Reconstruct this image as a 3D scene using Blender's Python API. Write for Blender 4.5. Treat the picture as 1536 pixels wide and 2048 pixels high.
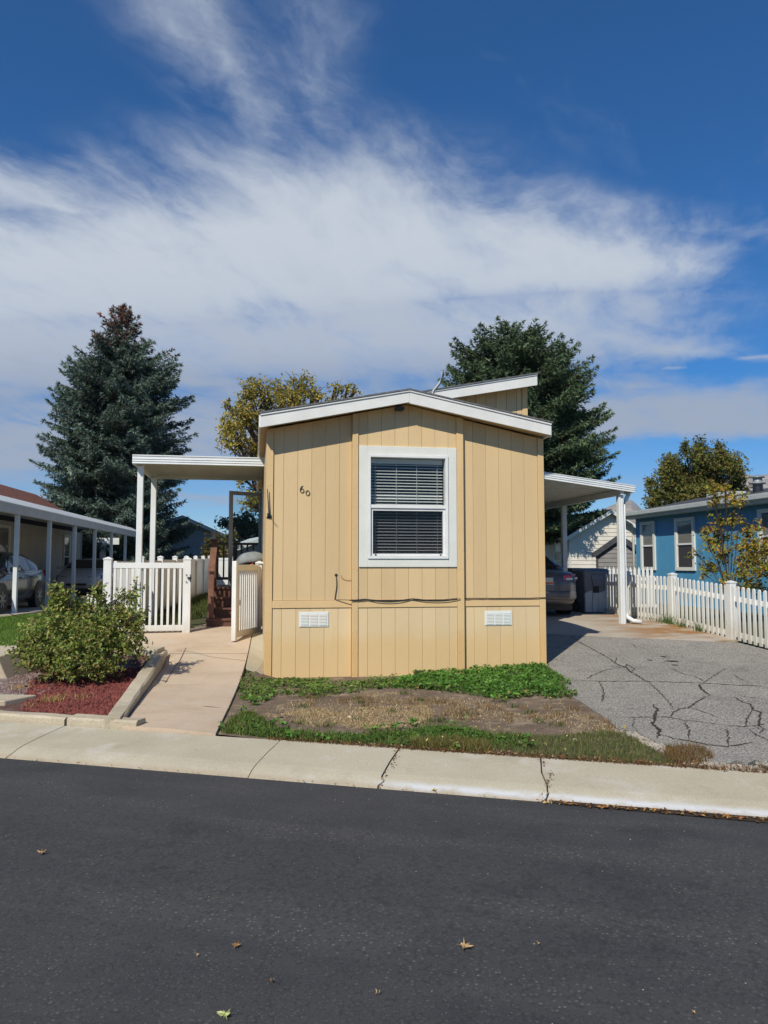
import bpy, bmesh, math, random
import numpy as np
from mathutils import Vector, Matrix

sc = bpy.context.scene
for _o in list(bpy.data.objects):
    bpy.data.objects.remove(_o)
RNG = np.random.default_rng(7)
random.seed(7)
R = math.radians

# ------------------------------------------------------------------ camera
EYE = 1.6
PITCH = R(4.0)
FPX = 1500.0                      # focal length in pixels of the 1536 x 2048 photograph
cam = bpy.data.cameras.new("camera")
cam.sensor_fit = 'VERTICAL'
cam.sensor_height = 24.0
cam.lens = 24.0 * FPX / 2048.0
cam.clip_start = 0.05
cam.clip_end = 12000
cam_o = bpy.data.objects.new("camera", cam)
sc.collection.objects.link(cam_o)
cam_o.location = (0, 0, EYE)
cam_o.rotation_euler = (R(90) + PITCH, 0, 0)
sc.camera = cam_o

# ------------------------------------------------------------------ light and sky
SUN_EL = R(43.0)
SUN_AZ = R(26.0)                  # light travels forward and this far to the right
SUN_STRENGTH = 4.3
SKY_STRENGTH = 0.085
HAZE_DENSITY = 0.000085
to_sun = Vector((-math.sin(SUN_AZ) * math.cos(SUN_EL), -math.cos(SUN_AZ) * math.cos(SUN_EL), math.sin(SUN_EL)))
sun = bpy.data.lights.new("sun", 'SUN')
sun.energy = SUN_STRENGTH
sun.angle = R(0.53)
sun.color = (1.0, 0.93, 0.80)
sun_o = bpy.data.objects.new("sun", sun)
sc.collection.objects.link(sun_o)
sun_o.location = to_sun * 40
sun_o.rotation_euler = to_sun.to_track_quat('Z', 'Y').to_euler()

world = bpy.data.worlds.new("World")
sc.world = world
world.use_nodes = True


class NT:
    """tiny helper for writing node trees"""
    def __init__(s, tree):
        s.t = tree
        s.n = tree.nodes
        s.l = tree.links

    def new(s, kind, **kw):
        nd = s.n.new(kind)
        for k, v in kw.items():
            setattr(nd, k, v)
        return nd

    def put(s, sock, v):
        if isinstance(v, bpy.types.NodeSocket):
            s.l.new(v, sock)
        elif v is not None:
            sock.default_value = v

    def m(s, op, a, b=None, c=None, clamp=False):
        nd = s.n.new('ShaderNodeMath')
        nd.operation = op
        nd.use_clamp = clamp
        for i, v in enumerate((a, b, c)):
            if v is not None:
                s.put(nd.inputs[i], v)
        return nd.outputs[0]

    def vm(s, op, a, b=None):
        nd = s.n.new('ShaderNodeVectorMath')
        nd.operation = op
        s.put(nd.inputs[0], a)
        if b is not None:
            s.put(nd.inputs[1], b)
        return nd.outputs['Value'] if op in ('LENGTH', 'DOT_PRODUCT', 'DISTANCE') else nd.outputs[0]

    def noise(s, vec, scale, detail=4, rough=0.55, dist=0.0, lac=2.0):
        nd = s.n.new('ShaderNodeTexNoise')
        s.put(nd.inputs['Vector'], vec)
        nd.inputs['Scale'].default_value = scale
        nd.inputs['Detail'].default_value = detail
        nd.inputs['Roughness'].default_value = rough
        nd.inputs['Distortion'].default_value = dist
        nd.inputs['Lacunarity'].default_value = lac
        return nd.outputs[0], nd.outputs[1]

    def smooth(s, v, a, b, lo=0.0, hi=1.0):
        nd = s.n.new('ShaderNodeMapRange')
        nd.interpolation_type = 'SMOOTHSTEP'
        s.put(nd.inputs[0], v)
        nd.inputs[1].default_value = a
        nd.inputs[2].default_value = b
        nd.inputs[3].default_value = lo
        nd.inputs[4].default_value = hi
        return nd.outputs[0]

    def mix(s, f, a, b, blend='MIX'):
        nd = s.n.new('ShaderNodeMix')
        nd.data_type = 'RGBA'
        nd.blend_type = blend
        s.put(nd.inputs[0], f)
        s.put(nd.inputs[6], a if isinstance(a, bpy.types.NodeSocket) else tuple(a) + (1,) * (4 - len(a)))
        s.put(nd.inputs[7], b if isinstance(b, bpy.types.NodeSocket) else tuple(b) + (1,) * (4 - len(b)))
        return nd.outputs[2]

    def comb(s, x, y, z=0.0):
        nd = s.n.new('ShaderNodeCombineXYZ')
        for i, v in enumerate((x, y, z)):
            s.put(nd.inputs[i], v)
        return nd.outputs[0]


def build_world():
    w = NT(world.node_tree)
    w.n.clear()
    out = w.new('ShaderNodeOutputWorld')
    bg = w.new('ShaderNodeBackground')
    bg.inputs['Strength'].default_value = SKY_STRENGTH
    w.l.new(bg.outputs[0], out.inputs[0])
    sky = w.new('ShaderNodeTexSky')
    sky.sky_type = 'NISHITA'
    sky.sun_disc = False
    sky.sun_elevation = SUN_EL
    sky.sun_rotation = R(180) + SUN_AZ
    sky.altitude = 1400
    sky.air_density = 1.0
    sky.dust_density = 0.35
    sky.ozone_density = 3.0
    tc = w.new('ShaderNodeTexCoord')
    d = w.vm('NORMALIZE', tc.outputs['Generated'])
    sep = w.new('ShaderNodeSeparateXYZ')
    w.l.new(d, sep.inputs[0])
    x, y, z = sep.outputs
    # cloud layer seen in perspective: a flat sheet overhead, q = position on it in units of its height
    zc = w.m('ADD', w.m('MAXIMUM', z, 0.0), 0.06)
    qx = w.m('DIVIDE', x, zc)
    qy = w.m('DIVIDE', y, zc)
    q = w.comb(qx, qy, 0.0)
    n1, c1 = w.noise(q, 0.9, 4, 0.55)
    n1b, c1b = w.noise(w.vm('ADD', q, (7.3, 2.1, 4.0)), 2.8, 5, 0.6)
    # scaled warp
    s1 = w.new('ShaderNodeVectorMath', operation='SCALE')
    w.l.new(w.vm('SUBTRACT', c1, (0.5, 0.5, 0.5)), s1.inputs[0])
    s1.inputs[3].default_value = 0.40
    s2 = w.new('ShaderNodeVectorMath', operation='SCALE')
    w.l.new(w.vm('SUBTRACT', c1b, (0.5, 0.5, 0.5)), s2.inputs[0])
    s2.inputs[3].default_value = 0.16
    qq = w.vm('ADD', w.vm('ADD', q, s1.outputs[0]), s2.outputs[0])

    def seg(ax, ay, bx, by, r0, r1, soft, amp=1.0):
        """soft capsule on the cloud sheet from a to b, its radius going r0 -> r1"""
        bax, bay = bx - ax, by - ay
        L2 = bax * bax + bay * bay
        pa = w.vm('SUBTRACT', qq, (ax, ay, 0))
        pa = w.vm('MULTIPLY', pa, (1, 1, 0))
        h = w.m('DIVIDE', w.vm('DOT_PRODUCT', pa, (bax, bay, 0)), L2, clamp=False)
        h = w.m('MINIMUM', w.m('MAXIMUM', h, 0.0), 1.0)
        hv = w.comb(w.m('MULTIPLY', h, bax), w.m('MULTIPLY', h, bay))
        dist = w.vm('LENGTH', w.vm('SUBTRACT', pa, hv))
        rad = w.m('ADD', w.m('MULTIPLY', h, r1 - r0), r0)
        k = w.m('DIVIDE', w.m('SUBTRACT', dist, rad), soft)
        k = w.smooth(k, -1.0, 1.0, amp, 0.0)
        return k
    feats = [
        seg(-0.42, 0.90, -0.19, 1.58, 0.02, 0.07, 0.20, 0.72),    # long wisp from overhead
        seg(-0.14, 0.90, -0.12, 1.55, 0.01, 0.06, 0.20, 0.50),    # fainter wisp beside it
        seg(-1.50, 1.35, -0.75, 1.82, 0.10, 0.16, 0.26, 0.98),    # arm to the left
        seg(-1.60, 2.32, -0.10, 2.05, 0.46, 0.44, 0.34, 1.15),    # the large sheet
        seg(-0.10, 2.05, 0.80, 2.12, 0.46, 0.14, 0.24, 1.10),     # its right arm
        seg(0.70, 1.94, 1.35, 1.74, 0.06, 0.04, 0.16, 0.66),      # streaks to the right
        seg(-3.20, 3.05, 0.45, 2.70, 0.75, 0.55, 0.60, 1.05),     # grey veil lower down
        seg(-4.50, 4.60, 0.30, 4.10, 1.20, 0.80, 1.10, 1.12),
        seg(0.45, 2.62, 1.22, 2.84, 0.18, 0.15, 0.20, 0.92),
        seg(1.05, 3.90, 2.70, 3.55, 0.50, 0.50, 0.30, 1.10),      # low banks, right
        seg(0.70, 3.20, 1.25, 3.35, 0.20, 0.12, 0.30, 0.78),
        seg(-3.80, 6.30, -1.00, 6.80, 0.35, 0.28, 0.70, 0.80),    # low banks, left
        seg(1.42, 2.92, 1.60, 2.90, 0.03, 0.03, 0.07, 0.95),      # small puffs, right
        seg(1.18, 3.05, 1.24, 3.05, 0.02, 0.02, 0.05, 0.9),
        seg(-0.72, 3.06, -0.50, 2.86, 0.02, 0.03, 0.07, 1.3),
        seg(1.20, 5.80, 2.30, 5.90, 0.15, 0.15, 0.45, 0.68),
    ]
    dens = feats[0]
    for k in feats[1:]:
        dens = w.m('MAXIMUM', dens, k)
    # fibres and ragged edges: drawn out along the wind, finer and finer
    rot = w.new('ShaderNodeVectorRotate', rotation_type='Z_AXIS')
    w.l.new(qq, rot.inputs['Vector'])
    rot.inputs['Angle'].default_value = R(24)
    f1, _ = w.noise(w.vm('MULTIPLY', rot.outputs[0], (1.0, 0.38, 1.0)), 4.2, 8, 0.66, 0.35)
    f3, _ = w.noise(w.vm('MULTIPLY', q, (1.0, 0.8, 1.0)), 2.4, 6, 0.6, 0.2)
    fb = w.m('ADD', w.m('MULTIPLY', w.m('SUBTRACT', f1, 0.5), 1.5), w.m('MULTIPLY', w.m('SUBTRACT', f3, 0.5), 0.95))
    dens = w.smooth(w.m('ADD', dens, w.m('MULTIPLY', fb, w.smooth(dens, 0.0, 0.35, 0.15, 1.0))), 0.02, 1.20)
    f2, _ = w.noise(w.vm('MULTIPLY', q, (0.8, 0.8, 1)), 0.7, 3, 0.5)
    faint = w.m('MULTIPLY', w.smooth(f1, 0.52, 0.8, 0.0, 0.16), w.smooth(f2, 0.4, 0.65))
    dens = w.m('MAXIMUM', dens, faint)
    dens = w.m('MULTIPLY', dens, w.smooth(z, 0.02, 0.09, 0.45, 0.97))
    # thick parts seen from below are greyer
    thick = w.smooth(w.m('ADD', qy, w.m('MULTIPLY', fb, 0.9)), 2.0, 3.5)
    ccol = w.mix(thick, CLOUD_LIT, CLOUD_GREY)
    hs = w.new('ShaderNodeHueSaturation')
    hs.inputs['Saturation'].default_value = 1.40
    w.l.new(w.mix(1.0, sky.outputs[0], (.86, .96, 1.10), 'MULTIPLY'), hs.inputs['Color'])
    col = w.mix(dens, hs.outputs[0], ccol)
    w.l.new(col, bg.inputs['Color'])


CLOUD_LIT = (6.1, 6.65, 7.4)
CLOUD_GREY = (3.6, 4.25, 5.4)
build_world()
world.cycles.sampling_method = 'NONE'

sc.view_settings.view_transform = 'Standard'
sc.view_settings.look = 'None'
sc.view_settings.exposure = 0.2
sc.view_settings.gamma = 1.0
sc.view_settings.use_curve_mapping = False
sc.render.engine = 'CYCLES'
sc.cycles.use_denoising = True
try:
    sc.cycles.denoiser = 'OPENIMAGEDENOISE'
except Exception:
    pass
sc.cycles.max_bounces = 6
sc.cycles.transparent_max_bounces = 12
sc.cycles.caustics_reflective = False
sc.cycles.caustics_refractive = False


# ------------------------------------------------------------------ measuring helpers (the photo's pixels -> metres)
def ray(px, py):
    a = (px - 768) / FPX
    b = (1024 - py) / FPX
    return Vector((a, math.cos(PITCH) - b * math.sin(PITCH), math.sin(PITCH) + b * math.cos(PITCH)))


def at(px, py, Y):
    r = ray(px, py)
    t = Y / r.y
    return Vector((r.x * t, Y, EYE + r.z * t))


def sstep(a, b, t):
    t = min(1.0, max(0.0, (t - a) / (b - a)))
    return t * t * (3 - 2 * t)


def pl(t, pts):
    if t <= pts[0][0]:
        return pts[0][1]
    for (a, va), (b, vb) in zip(pts, pts[1:]):
        if t <= b:
            return va + (vb - va) * (t - a) / (b - a)
    return pts[-1][1]


ROAD_A = R(15.2)
RO = Vector((0.0, 5.65, 0.0))
RD = Vector((math.cos(ROAD_A), -math.sin(ROAD_A), 0))
RN = Vector((math.sin(ROAD_A), math.cos(ROAD_A), 0))
WALK_W = 0.86


def road_xy(s, n, z=0.0):
    p = RO + RD * s + RN * n
    return Vector((p.x, p.y, z))


def zl(y):
    return pl(y, [(7, .045), (9.6, .06), (10.6, .12), (12.9, .42), (13.8, .46), (40, .5)])


def zr(y):
    return pl(y, [(6, .035), (9, .045), (11.5, .08), (13.2, .2), (15.7, .36), (18, .38), (40, .45)])


def walk_edge(y):
    return -2.47 - 0.183 * (y - 7.2)


def Z(x, y):
    n = (x - RO.x) * RN.x + (y - RO.y) * RN.y
    if n < WALK_W:
        return -0.13
    mid = pl(y, [(6, .035), (8, .02), (11, -.02), (13, .1), (18, .4), (40, .47)])
    wl = 1 - sstep(-1.95, -1.55, x)
    wr = sstep(1.7, 2.6, x)
    z = mid * (1 - wl) * (1 - wr) + zl(y) * wl + zr(y) * wr
    if x < walk_edge(y) + .1 and y < 11.25:
        bed = 0.05 + 0.02 * (y - 7.5)
        z = bed + (z - bed) * sstep(10.95, 11.2, y) * 1.0
        if x < -3.4 and y > 10.2:
            z = max(z, bed + (.34 - bed) * sstep(10.75, 10.95, y))
    return z


def ghit(px, py, fn=Z, far=60.0):
    """where the view ray through a pixel of the photo meets the ground"""
    r = ray(px, py)
    t = 1.5
    while t < far:
        p = Vector((0, 0, EYE)) + r * t
        if p.z < fn(p.x, p.y):
            break
        t += 0.02
    return Vector((r.x * t, r.y * t, fn(r.x * t, r.y * t)))


# ------------------------------------------------------------------ materials
MATS = {}


def M(name, col=(0.5, 0.5, 0.5), rough=0.6, col2=None, scale=6.0, detail=5, stretch=(1, 1, 1), lo=.35, hi=.65,
      bump=0.0, bscale=40.0, bstretch=(1, 1, 1), metal=0.0, spec=0.5, fine=0.0, fscale=120.0, coat=0.0, emit=None):
    if name in MATS:
        return MATS[name]
    mt = bpy.data.materials.new(name)
    mt.use_nodes = True
    t = NT(mt.node_tree)
    b = t.n['Principled BSDF']
    b.inputs['Roughness'].default_value = rough
    b.inputs['Metallic'].default_value = metal
    b.inputs['Specular IOR Level'].default_value = spec
    b.inputs['Coat Weight'].default_value = coat
    tc = t.new('ShaderNodeTexCoord')
    base = tuple(col) + (1,)
    c = None
    if col2 is not None:
        n, _ = t.noise(t.vm('MULTIPLY', tc.outputs['Object'], stretch), scale, detail, .6)
        c = t.mix(t.smooth(n, lo, hi), col, col2)
    if fine > 0:
        n, _ = t.noise(tc.outputs['Object'], fscale, 3, .7)
        k = t.smooth(n, .3, .7, 1 - fine, 1 + fine)
        src = c if c is not None else base
        c = t.mix(1.0, src, t.comb(k, k, k), 'MULTIPLY')
    if c is not None:
        t.l.new(c, b.inputs['Base Color'])
    else:
        b.inputs['Base Color'].default_value = base
    if bump > 0:
        n, _ = t.noise(t.vm('MULTIPLY', tc.outputs['Object'], bstretch), bscale, 5, .6)
        bp = t.new('ShaderNodeBump')
        bp.inputs['Strength'].default_value = bump
        bp.inputs['Distance'].default_value = 0.01
        t.l.new(n, bp.inputs['Height'])
        t.l.new(bp.outputs[0], b.inputs['Normal'])
    if emit:
        b.inputs['Emission Color'].default_value = tuple(emit) + (1,)
        b.inputs['Emission Strength'].default_value = 1
    MATS[name] = mt
    return mt


def glass_mat(name, tint=(0.8, 0.85, 0.85), refl=0.9):
    mt = bpy.data.materials.new(name)
    mt.use_nodes = True
    t = NT(mt.node_tree)
    t.n.clear()
    out = t.new('ShaderNodeOutputMaterial')
    tr = t.new('ShaderNodeBsdfTransparent')
    tr.inputs[0].default_value = tuple(tint) + (1,)
    gl = t.new('ShaderNodeBsdfGlossy')
    gl.inputs['Roughness'].default_value = 0.02
    gl.inputs['Color'].default_value = (refl, refl, refl, 1)
    fr = t.new('ShaderNodeFresnel')
    fr.inputs[0].default_value = 1.5
    mx = t.new('ShaderNodeMixShader')
    gb = t.new('ShaderNodeNewGeometry')
    t.l.new(t.m('MULTIPLY', fr.outputs[0], t.m('SUBTRACT', 1.0, gb.outputs['Backfacing'])), mx.inputs[0])
    t.l.new(tr.outputs[0], mx.inputs[1])
    t.l.new(gl.outputs[0], mx.inputs[2])
    t.l.new(mx.outputs[0], out.inputs[0])
    MATS[name] = mt
    return mt


def leaf_mat(name, trans=0.3, rough=0.6):
    mt = bpy.data.materials.new(name)
    mt.use_nodes = True
    t = NT(mt.node_tree)
    t.n.clear()
    out = t.new('ShaderNodeOutputMaterial')
    at_ = t.new('ShaderNodeAttribute')
    at_.attribute_name = 'tint'
    pr = t.new('ShaderNodeBsdfPrincipled')
    pr.inputs['Roughness'].default_value = rough
    pr.inputs['Specular IOR Level'].default_value = 0.3
    t.l.new(at_.outputs['Color'], pr.inputs['Base Color'])
    tl = t.new('ShaderNodeBsdfTranslucent')
    t.l.new(at_.outputs['Color'], tl.inputs[0])
    mx = t.new('ShaderNodeMixShader')
    mx.inputs[0].default_value = trans
    t.l.new(pr.outputs[0], mx.inputs[1])
    t.l.new(tl.outputs[0], mx.inputs[2])
    t.l.new(mx.outputs[0], out.inputs[0])
    MATS[name] = mt
    return mt


def siding_mat(name, col, col2, dirt, dirt_top, glow=0.0):
    """painted, wood-embossed panel siding with rust and splash dirt low down"""
    mt = bpy.data.materials.new(name)
    mt.use_nodes = True
    t = NT(mt.node_tree)
    b = t.n['Principled BSDF']
    b.inputs['Roughness'].default_value = 0.55
    b.inputs['Specular IOR Level'].default_value = 0.35
    geo = t.new('ShaderNodeNewGeometry')
    pos = geo.outputs['Position']
    sp = t.new('ShaderNodeSeparateXYZ')
    t.l.new(pos, sp.inputs[0])
    n, _ = t.noise(t.vm('MULTIPLY', pos, (1, 1, .35)), 1.6, 5, .6)
    c = t.mix(t.smooth(n, .3, .7), col, col2)
    n2, _ = t.noise(t.vm('MULTIPLY', pos, (9, 9, .7)), 2.0, 5, .65)
    c = t.mix(t.smooth(n2, .55, .8, 0, .22), c, tuple(k * .72 for k in col))
    n3, _ = t.noise(t.vm('MULTIPLY', pos, (3, 3, 2)), 2.4, 4, .6)
    oi = t.new('ShaderNodeObjectInfo')
    rk = t.smooth(oi.outputs['Random'], 0, 1, .955, 1.045)
    c = t.mix(1.0, c, t.comb(rk, rk, rk), 'MULTIPLY')
    n6, _ = t.noise(t.vm('MULTIPLY', pos, (14, 14, .5)), 1.0, 6, .7)
    c = t.mix(t.smooth(n6, .60, .80, 0, .30), c, tuple(min(1, k * 1.12) for k in col))
    low = t.smooth(t.m('ADD', sp.outputs[2], t.m('MULTIPLY', n3, -.35)), dirt_top - .35, dirt_top, .75, 0)
    c = t.mix(low, c, dirt)
    t.l.new(c, b.inputs['Base Color'])
    n4, _ = t.noise(t.vm('MULTIPLY', pos, (60, 60, 5)), 1.0, 4, .6)
    n5, _ = t.noise(pos, 9, 3, .5)
    bp = t.new('ShaderNodeBump')
    bp.inputs['Strength'].default_value = .32
    bp.inputs['Distance'].default_value = .006
    t.l.new(t.m('ADD', n4, t.m('MULTIPLY', n5, .8)), bp.inputs['Height'])
    t.l.new(bp.outputs[0], b.inputs['Normal'])
    MATS[name] = mt
    return mt


def ground_mat(name, stops, scale, rough=.95, bump=.6, bscale=30, fine=.25, fscale=160, dist=0.02, extra=None):
    """ground: several colours mixed by noise in world space"""
    mt = bpy.data.materials.new(name)
    mt.use_nodes = True
    t = NT(mt.node_tree)
    b = t.n['Principled BSDF']
    b.inputs['Roughness'].default_value = rough
    b.inputs['Specular IOR Level'].default_value = .25
    geo = t.new('ShaderNodeNewGeometry')
    pos = geo.outputs['Position']
    c = stops[0]
    for i, (col, lo, hi) in enumerate(stops[1:]):
        n, _ = t.noise(t.vm('ADD', pos, (i * 3.7, i * 1.9, i)), scale * (1 + i * 1.7), 6, .62, .3)
        c = t.mix(t.smooth(n, lo, hi), c, col)
    n, _ = t.noise(pos, fscale, 3, .75)
    k = t.smooth(n, .25, .75, 1 - fine, 1 + fine)
    c = t.mix(1.0, c, t.comb(k, k, k), 'MULTIPLY')
    if extra:
        c = extra(t, pos, c)
    t.l.new(c, b.inputs['Base Color'])
    n, _ = t.noise(pos, bscale, 6, .7)
    bp = t.new('ShaderNodeBump')
    bp.inputs['Strength'].default_value = bump
    bp.inputs['Distance'].default_value = dist
    t.l.new(n, bp.inputs['Height'])
    t.l.new(bp.outputs[0], b.inputs['Normal'])
    MATS[name] = mt
    return mt


def asphalt_extra(t, pos, c):
    v = t.new('ShaderNodeTexVoronoi')
    t.l.new(pos, v.inputs['Vector'])
    v.inputs['Scale'].default_value = 75
    sepc = t.new('ShaderNodeSeparateColor')
    t.l.new(v.outputs['Color'], sepc.inputs[0])
    near = t.smooth(v.outputs['Distance'], .12, .34, 1, 0)
    pick = t.smooth(sepc.outputs[0], .66, .88)
    n, _ = t.noise(pos, .9, 4, .6)
    wear = t.smooth(n, .36, .66, .14, .8)
    k = t.m('MULTIPLY', t.m('MULTIPLY', near, pick), wear)
    c = t.mix(k, c, (.20, .195, .185))
    # long worn lanes following the road, their binder gone and the stone showing
    u = t.vm('DOT_PRODUCT', pos, tuple(RD))
    v2 = t.vm('DOT_PRODUCT', pos, tuple(RN))
    n2, _ = t.noise(t.comb(t.m('MULTIPLY', u, .22), t.m('MULTIPLY', v2, 1.3), 0), 1.6, 5, .6)
    lane = t.smooth(n2, .44, .66)
    c = t.mix(t.m('MULTIPLY', lane, .5), c, (.082, .080, .076))
    vv = t.new('ShaderNodeTexVoronoi')
    t.l.new(pos, vv.inputs['Vector'])
    vv.inputs['Scale'].default_value = 46
    sc2 = t.new('ShaderNodeSeparateColor')
    t.l.new(vv.outputs['Color'], sc2.inputs[0])
    st = t.m('MULTIPLY', t.smooth(vv.outputs['Distance'], .10, .38, 1, 0), t.smooth(sc2.outputs[1], .45, .95))
    c = t.mix(t.m('MULTIPLY', st, t.m('ADD', t.m('MULTIPLY', lane, .6), .18)), c, (.215, .21, .20))
    dk = t.m('MULTIPLY', t.smooth(vv.outputs['Distance'], .42, .7, 0, .5), t.smooth(sc2.outputs[2], .3, .8))
    c = t.mix(dk, c, (.026, .026, .028))
    oil, _ = t.noise(pos, 1.3, 5, .65)
    return t.mix(t.smooth(oil, .66, .76, 0, .5), c, (.028, .028, .030))


def chip_extra(t, pos, c):
    v = t.new('ShaderNodeTexVoronoi')
    t.l.new(pos, v.inputs['Vector'])
    v.inputs['Scale'].default_value = 62
    sepc = t.new('ShaderNodeSeparateColor')
    t.l.new(v.outputs['Color'], sepc.inputs[0])
    k = t.smooth(sepc.outputs[0], .35, .95, 0, .85)
    near = t.smooth(v.outputs['Distance'], .25, .55, 1, .1)
    c = t.mix(t.m('MULTIPLY', k, near), c, (.56, .52, .45))
    edge = t.smooth(v.outputs['Distance'], .45, .75, 0, .6)
    return t.mix(edge, c, (.05, .048, .045))


def worn_kerb(t, pos, c):
    n2 = t.vm('DOT_PRODUCT', t.vm('SUBTRACT', pos, tuple(RO)), tuple(RN))
    s2 = t.vm('DOT_PRODUCT', t.vm('SUBTRACT', pos, tuple(RO)), tuple(RD))
    nz, _ = t.noise(t.vm('MULTIPLY', pos, (1, 1, 1)), 5.0, 5, .65)
    band = t.m('MULTIPLY', t.smooth(t.m('ADD', n2, t.m('MULTIPLY', nz, .08)), .05, .09), t.smooth(t.m('ADD', n2, t.m('MULTIPLY', nz, .12)), .15, .22, 1, 0))
    right = t.smooth(s2, -.3, .3)
    c = t.mix(t.m('MULTIPLY', t.m('MULTIPLY', band, right), t.smooth(nz, .3, .6, .3, .9)), c, (.60, .62, .64))
    face = t.smooth(t.m('ADD', n2, t.m('MULTIPLY', nz, .08)), .07, .13, 1, 0)
    c = t.mix(t.m('MULTIPLY', face, .55), c, (.40, .32, .22))
    st, _ = t.noise(pos, 2.3, 6, .7)
    return t.mix(t.smooth(st, .56, .74, 0, .5), c, (.33, .29, .21))


def path_stains(t, pos, c):
    n, _ = t.noise(pos, 2.6, 7, .72, .6)
    c = t.mix(t.smooth(n, .54, .70, 0, .5), c, (.36, .27, .19))
    n, _ = t.noise(pos, 17, 4, .6)
    return t.mix(t.smooth(n, .66, .76, 0, .45), c, (.25, .19, .14))


def rust_extra(t, pos, c):
    n, _ = t.noise(t.vm('MULTIPLY', pos, (.7, 1.4, 1)), 1.1, 5, .65)
    sp = t.new('ShaderNodeSeparateXYZ')
    t.l.new(pos, sp.inputs[0])
    near_fence = t.smooth(sp.outputs[0], 3.7, 5.6)
    return t.mix(t.m('MULTIPLY', t.smooth(n, .42, .62), near_fence), c, (.30, .155, .055))


M('white_vinyl', (.76, .775, .76), .38, (.70, .715, .70), 2.0, spec=.5, bump=.03, bscale=8)
def vinyl_mat():
    mt = bpy.data.materials.new('white_vinyl')
    mt.use_nodes = True
    t = NT(mt.node_tree)
    b = t.n['Principled BSDF']
    b.inputs['Roughness'].default_value = .4
    geo = t.new('ShaderNodeNewGeometry')
    pos = geo.outputs['Position']
    sp = t.new('ShaderNodeSeparateXYZ')
    t.l.new(pos, sp.inputs[0])
    n, _ = t.noise(pos, 3.0, 5, .6)
    c = t.mix(t.smooth(n, .3, .7), (.77, .785, .77), (.70, .71, .685))
    n2, _ = t.noise(t.vm('MULTIPLY', pos, (10, 10, 1.2)), 2.0, 5, .65)
    c = t.mix(t.smooth(n2, .58, .8, 0, .35), c, (.55, .53, .46))
    low = t.smooth(t.m('SUBTRACT', sp.outputs[2], t.m('MULTIPLY', n2, .45)), .15, .55, .55, 0)
    c = t.mix(low, c, (.50, .45, .36))
    t.l.new(c, b.inputs['Base Color'])
    MATS['white_vinyl'] = mt


del MATS['white_vinyl']
vinyl_mat()
M('white_paint', (.74, .745, .71), .5, (.68, .685, .65), 3.0, bump=.12, bscale=30, bstretch=(.3, 1, 1), fine=.03)
M('white_trim', (.715, .725, .665), .45, (.67, .68, .62), 3.0, bump=.06, bscale=25)
M('white_metal', (.74, .77, .77), .38, (.66, .69, .69), 1.5, bump=.03, bscale=6)
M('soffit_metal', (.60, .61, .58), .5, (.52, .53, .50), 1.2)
siding_mat('tan_siding', (.665, .490, .268), (.625, .457, .246), (.68, .505, .273), .75)
siding_mat('tan_skirt', (.70, .545, .32), (.66, .508, .295), (.67, .465, .215), .55)
siding_mat('tan_batten', (.685, .49, .25), (.635, .452, .23), (.63, .405, .165), .6)
M('groove_dark', (.42, .30, .15), .9)
M('house_core', (.30, .215, .11), .9)
M('shingle_grey', (.16, .165, .17), .9, (.10, .10, .105), 9, fine=.35, fscale=60, bump=.5, bscale=60)
M('shingle_red', (.24, .085, .050), .9, (.14, .050, .032), 7, fine=.35, fscale=40, bump=.5, bscale=50)
M('shingle_dark', (.040, .042, .050), .9, (.065, .068, .075), 7, fine=.3, fscale=40, bump=.5, bscale=50)
M('interior', (.035, .032, .032), .9)  # near-black puts the darkness of an unlit grey room into the wall colour
M('blind', (.82, .80, .75), .5)
M('black_metal', (.018, .017, .017), .4, spec=.5)
M('black_plastic', (.02, .02, .022), .5)
M('rust', (.25, .10, .03), .9)
M('galv', (.27, .30, .31), .5, (.21, .24, .25), 4, metal=.25)
M('vent_white', (.70, .74, .72), .5)
M('vent_louvre', (.62, .68, .64), .5, (.70, .66, .58), 3)
M('brown_wood', (.125, .055, .036), .55, (.09, .038, .026), 4, stretch=(1, 1, .3), bump=.15, bscale=30, bstretch=(6, 6, .6))
M('brown_wood_light', (.20, .10, .065), .6, (.15, .07, .045), 4, bump=.1, bscale=30)
M('door_grey', (.36, .36, .35), .45)
glass_mat('glass_clear', (.86, .9, .9))
glass_mat('glass_house', (.88, .90, .90))
glass_mat('glass_screen', (.66, .67, .70), .6)
M('asphalt_base', (.05, .05, .05))
ground_mat('asphalt', [(.050, .0505, .053), ((.062, .062, .063), .35, .7), ((.040, .0405, .043), .5, .75)], .7, rough=.8, bump=.55, bscale=170,
           fine=.28, fscale=190, dist=.006, extra=asphalt_extra)
ground_mat('drive_asphalt', [(.285, .268, .235), ((.345, .325, .285), .4, .7), ((.22, .206, .182), .5, .75)], .8, rough=.9, bump=.7, bscale=110,
           fine=.2, fscale=150, dist=.008, extra=chip_extra)
ground_mat('walk_concrete', [(.47, .425, .315), ((.41, .37, .27), .4, .7), ((.51, .475, .39), .5, .72)], .9, rough=.9, bump=.4, bscale=90, fine=.16, fscale=90, dist=.006, extra=worn_kerb)
ground_mat('path_concrete', [(.54, .43, .315), ((.47, .365, .26), .4, .7), ((.51, .44, .355), .5, .75)], 1.1, rough=.9, bump=.4, bscale=80, fine=.13, fscale=90, dist=.006, extra=path_stains)
ground_mat('pad_concrete', [(.44, .39, .32), ((.38, .33, .27), .4, .7)], .9, rough=.9, bump=.3, bscale=70, fine=.1, fscale=80, dist=.005, extra=rust_extra)
ground_mat('kerb_concrete', [(.50, .435, .32), ((.39, .335, .24), .4, .7), ((.55, .505, .42), .55, .75)], 1.6, rough=.95, bump=.7, bscale=50, fine=.2, fscale=70, dist=.012)
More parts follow.
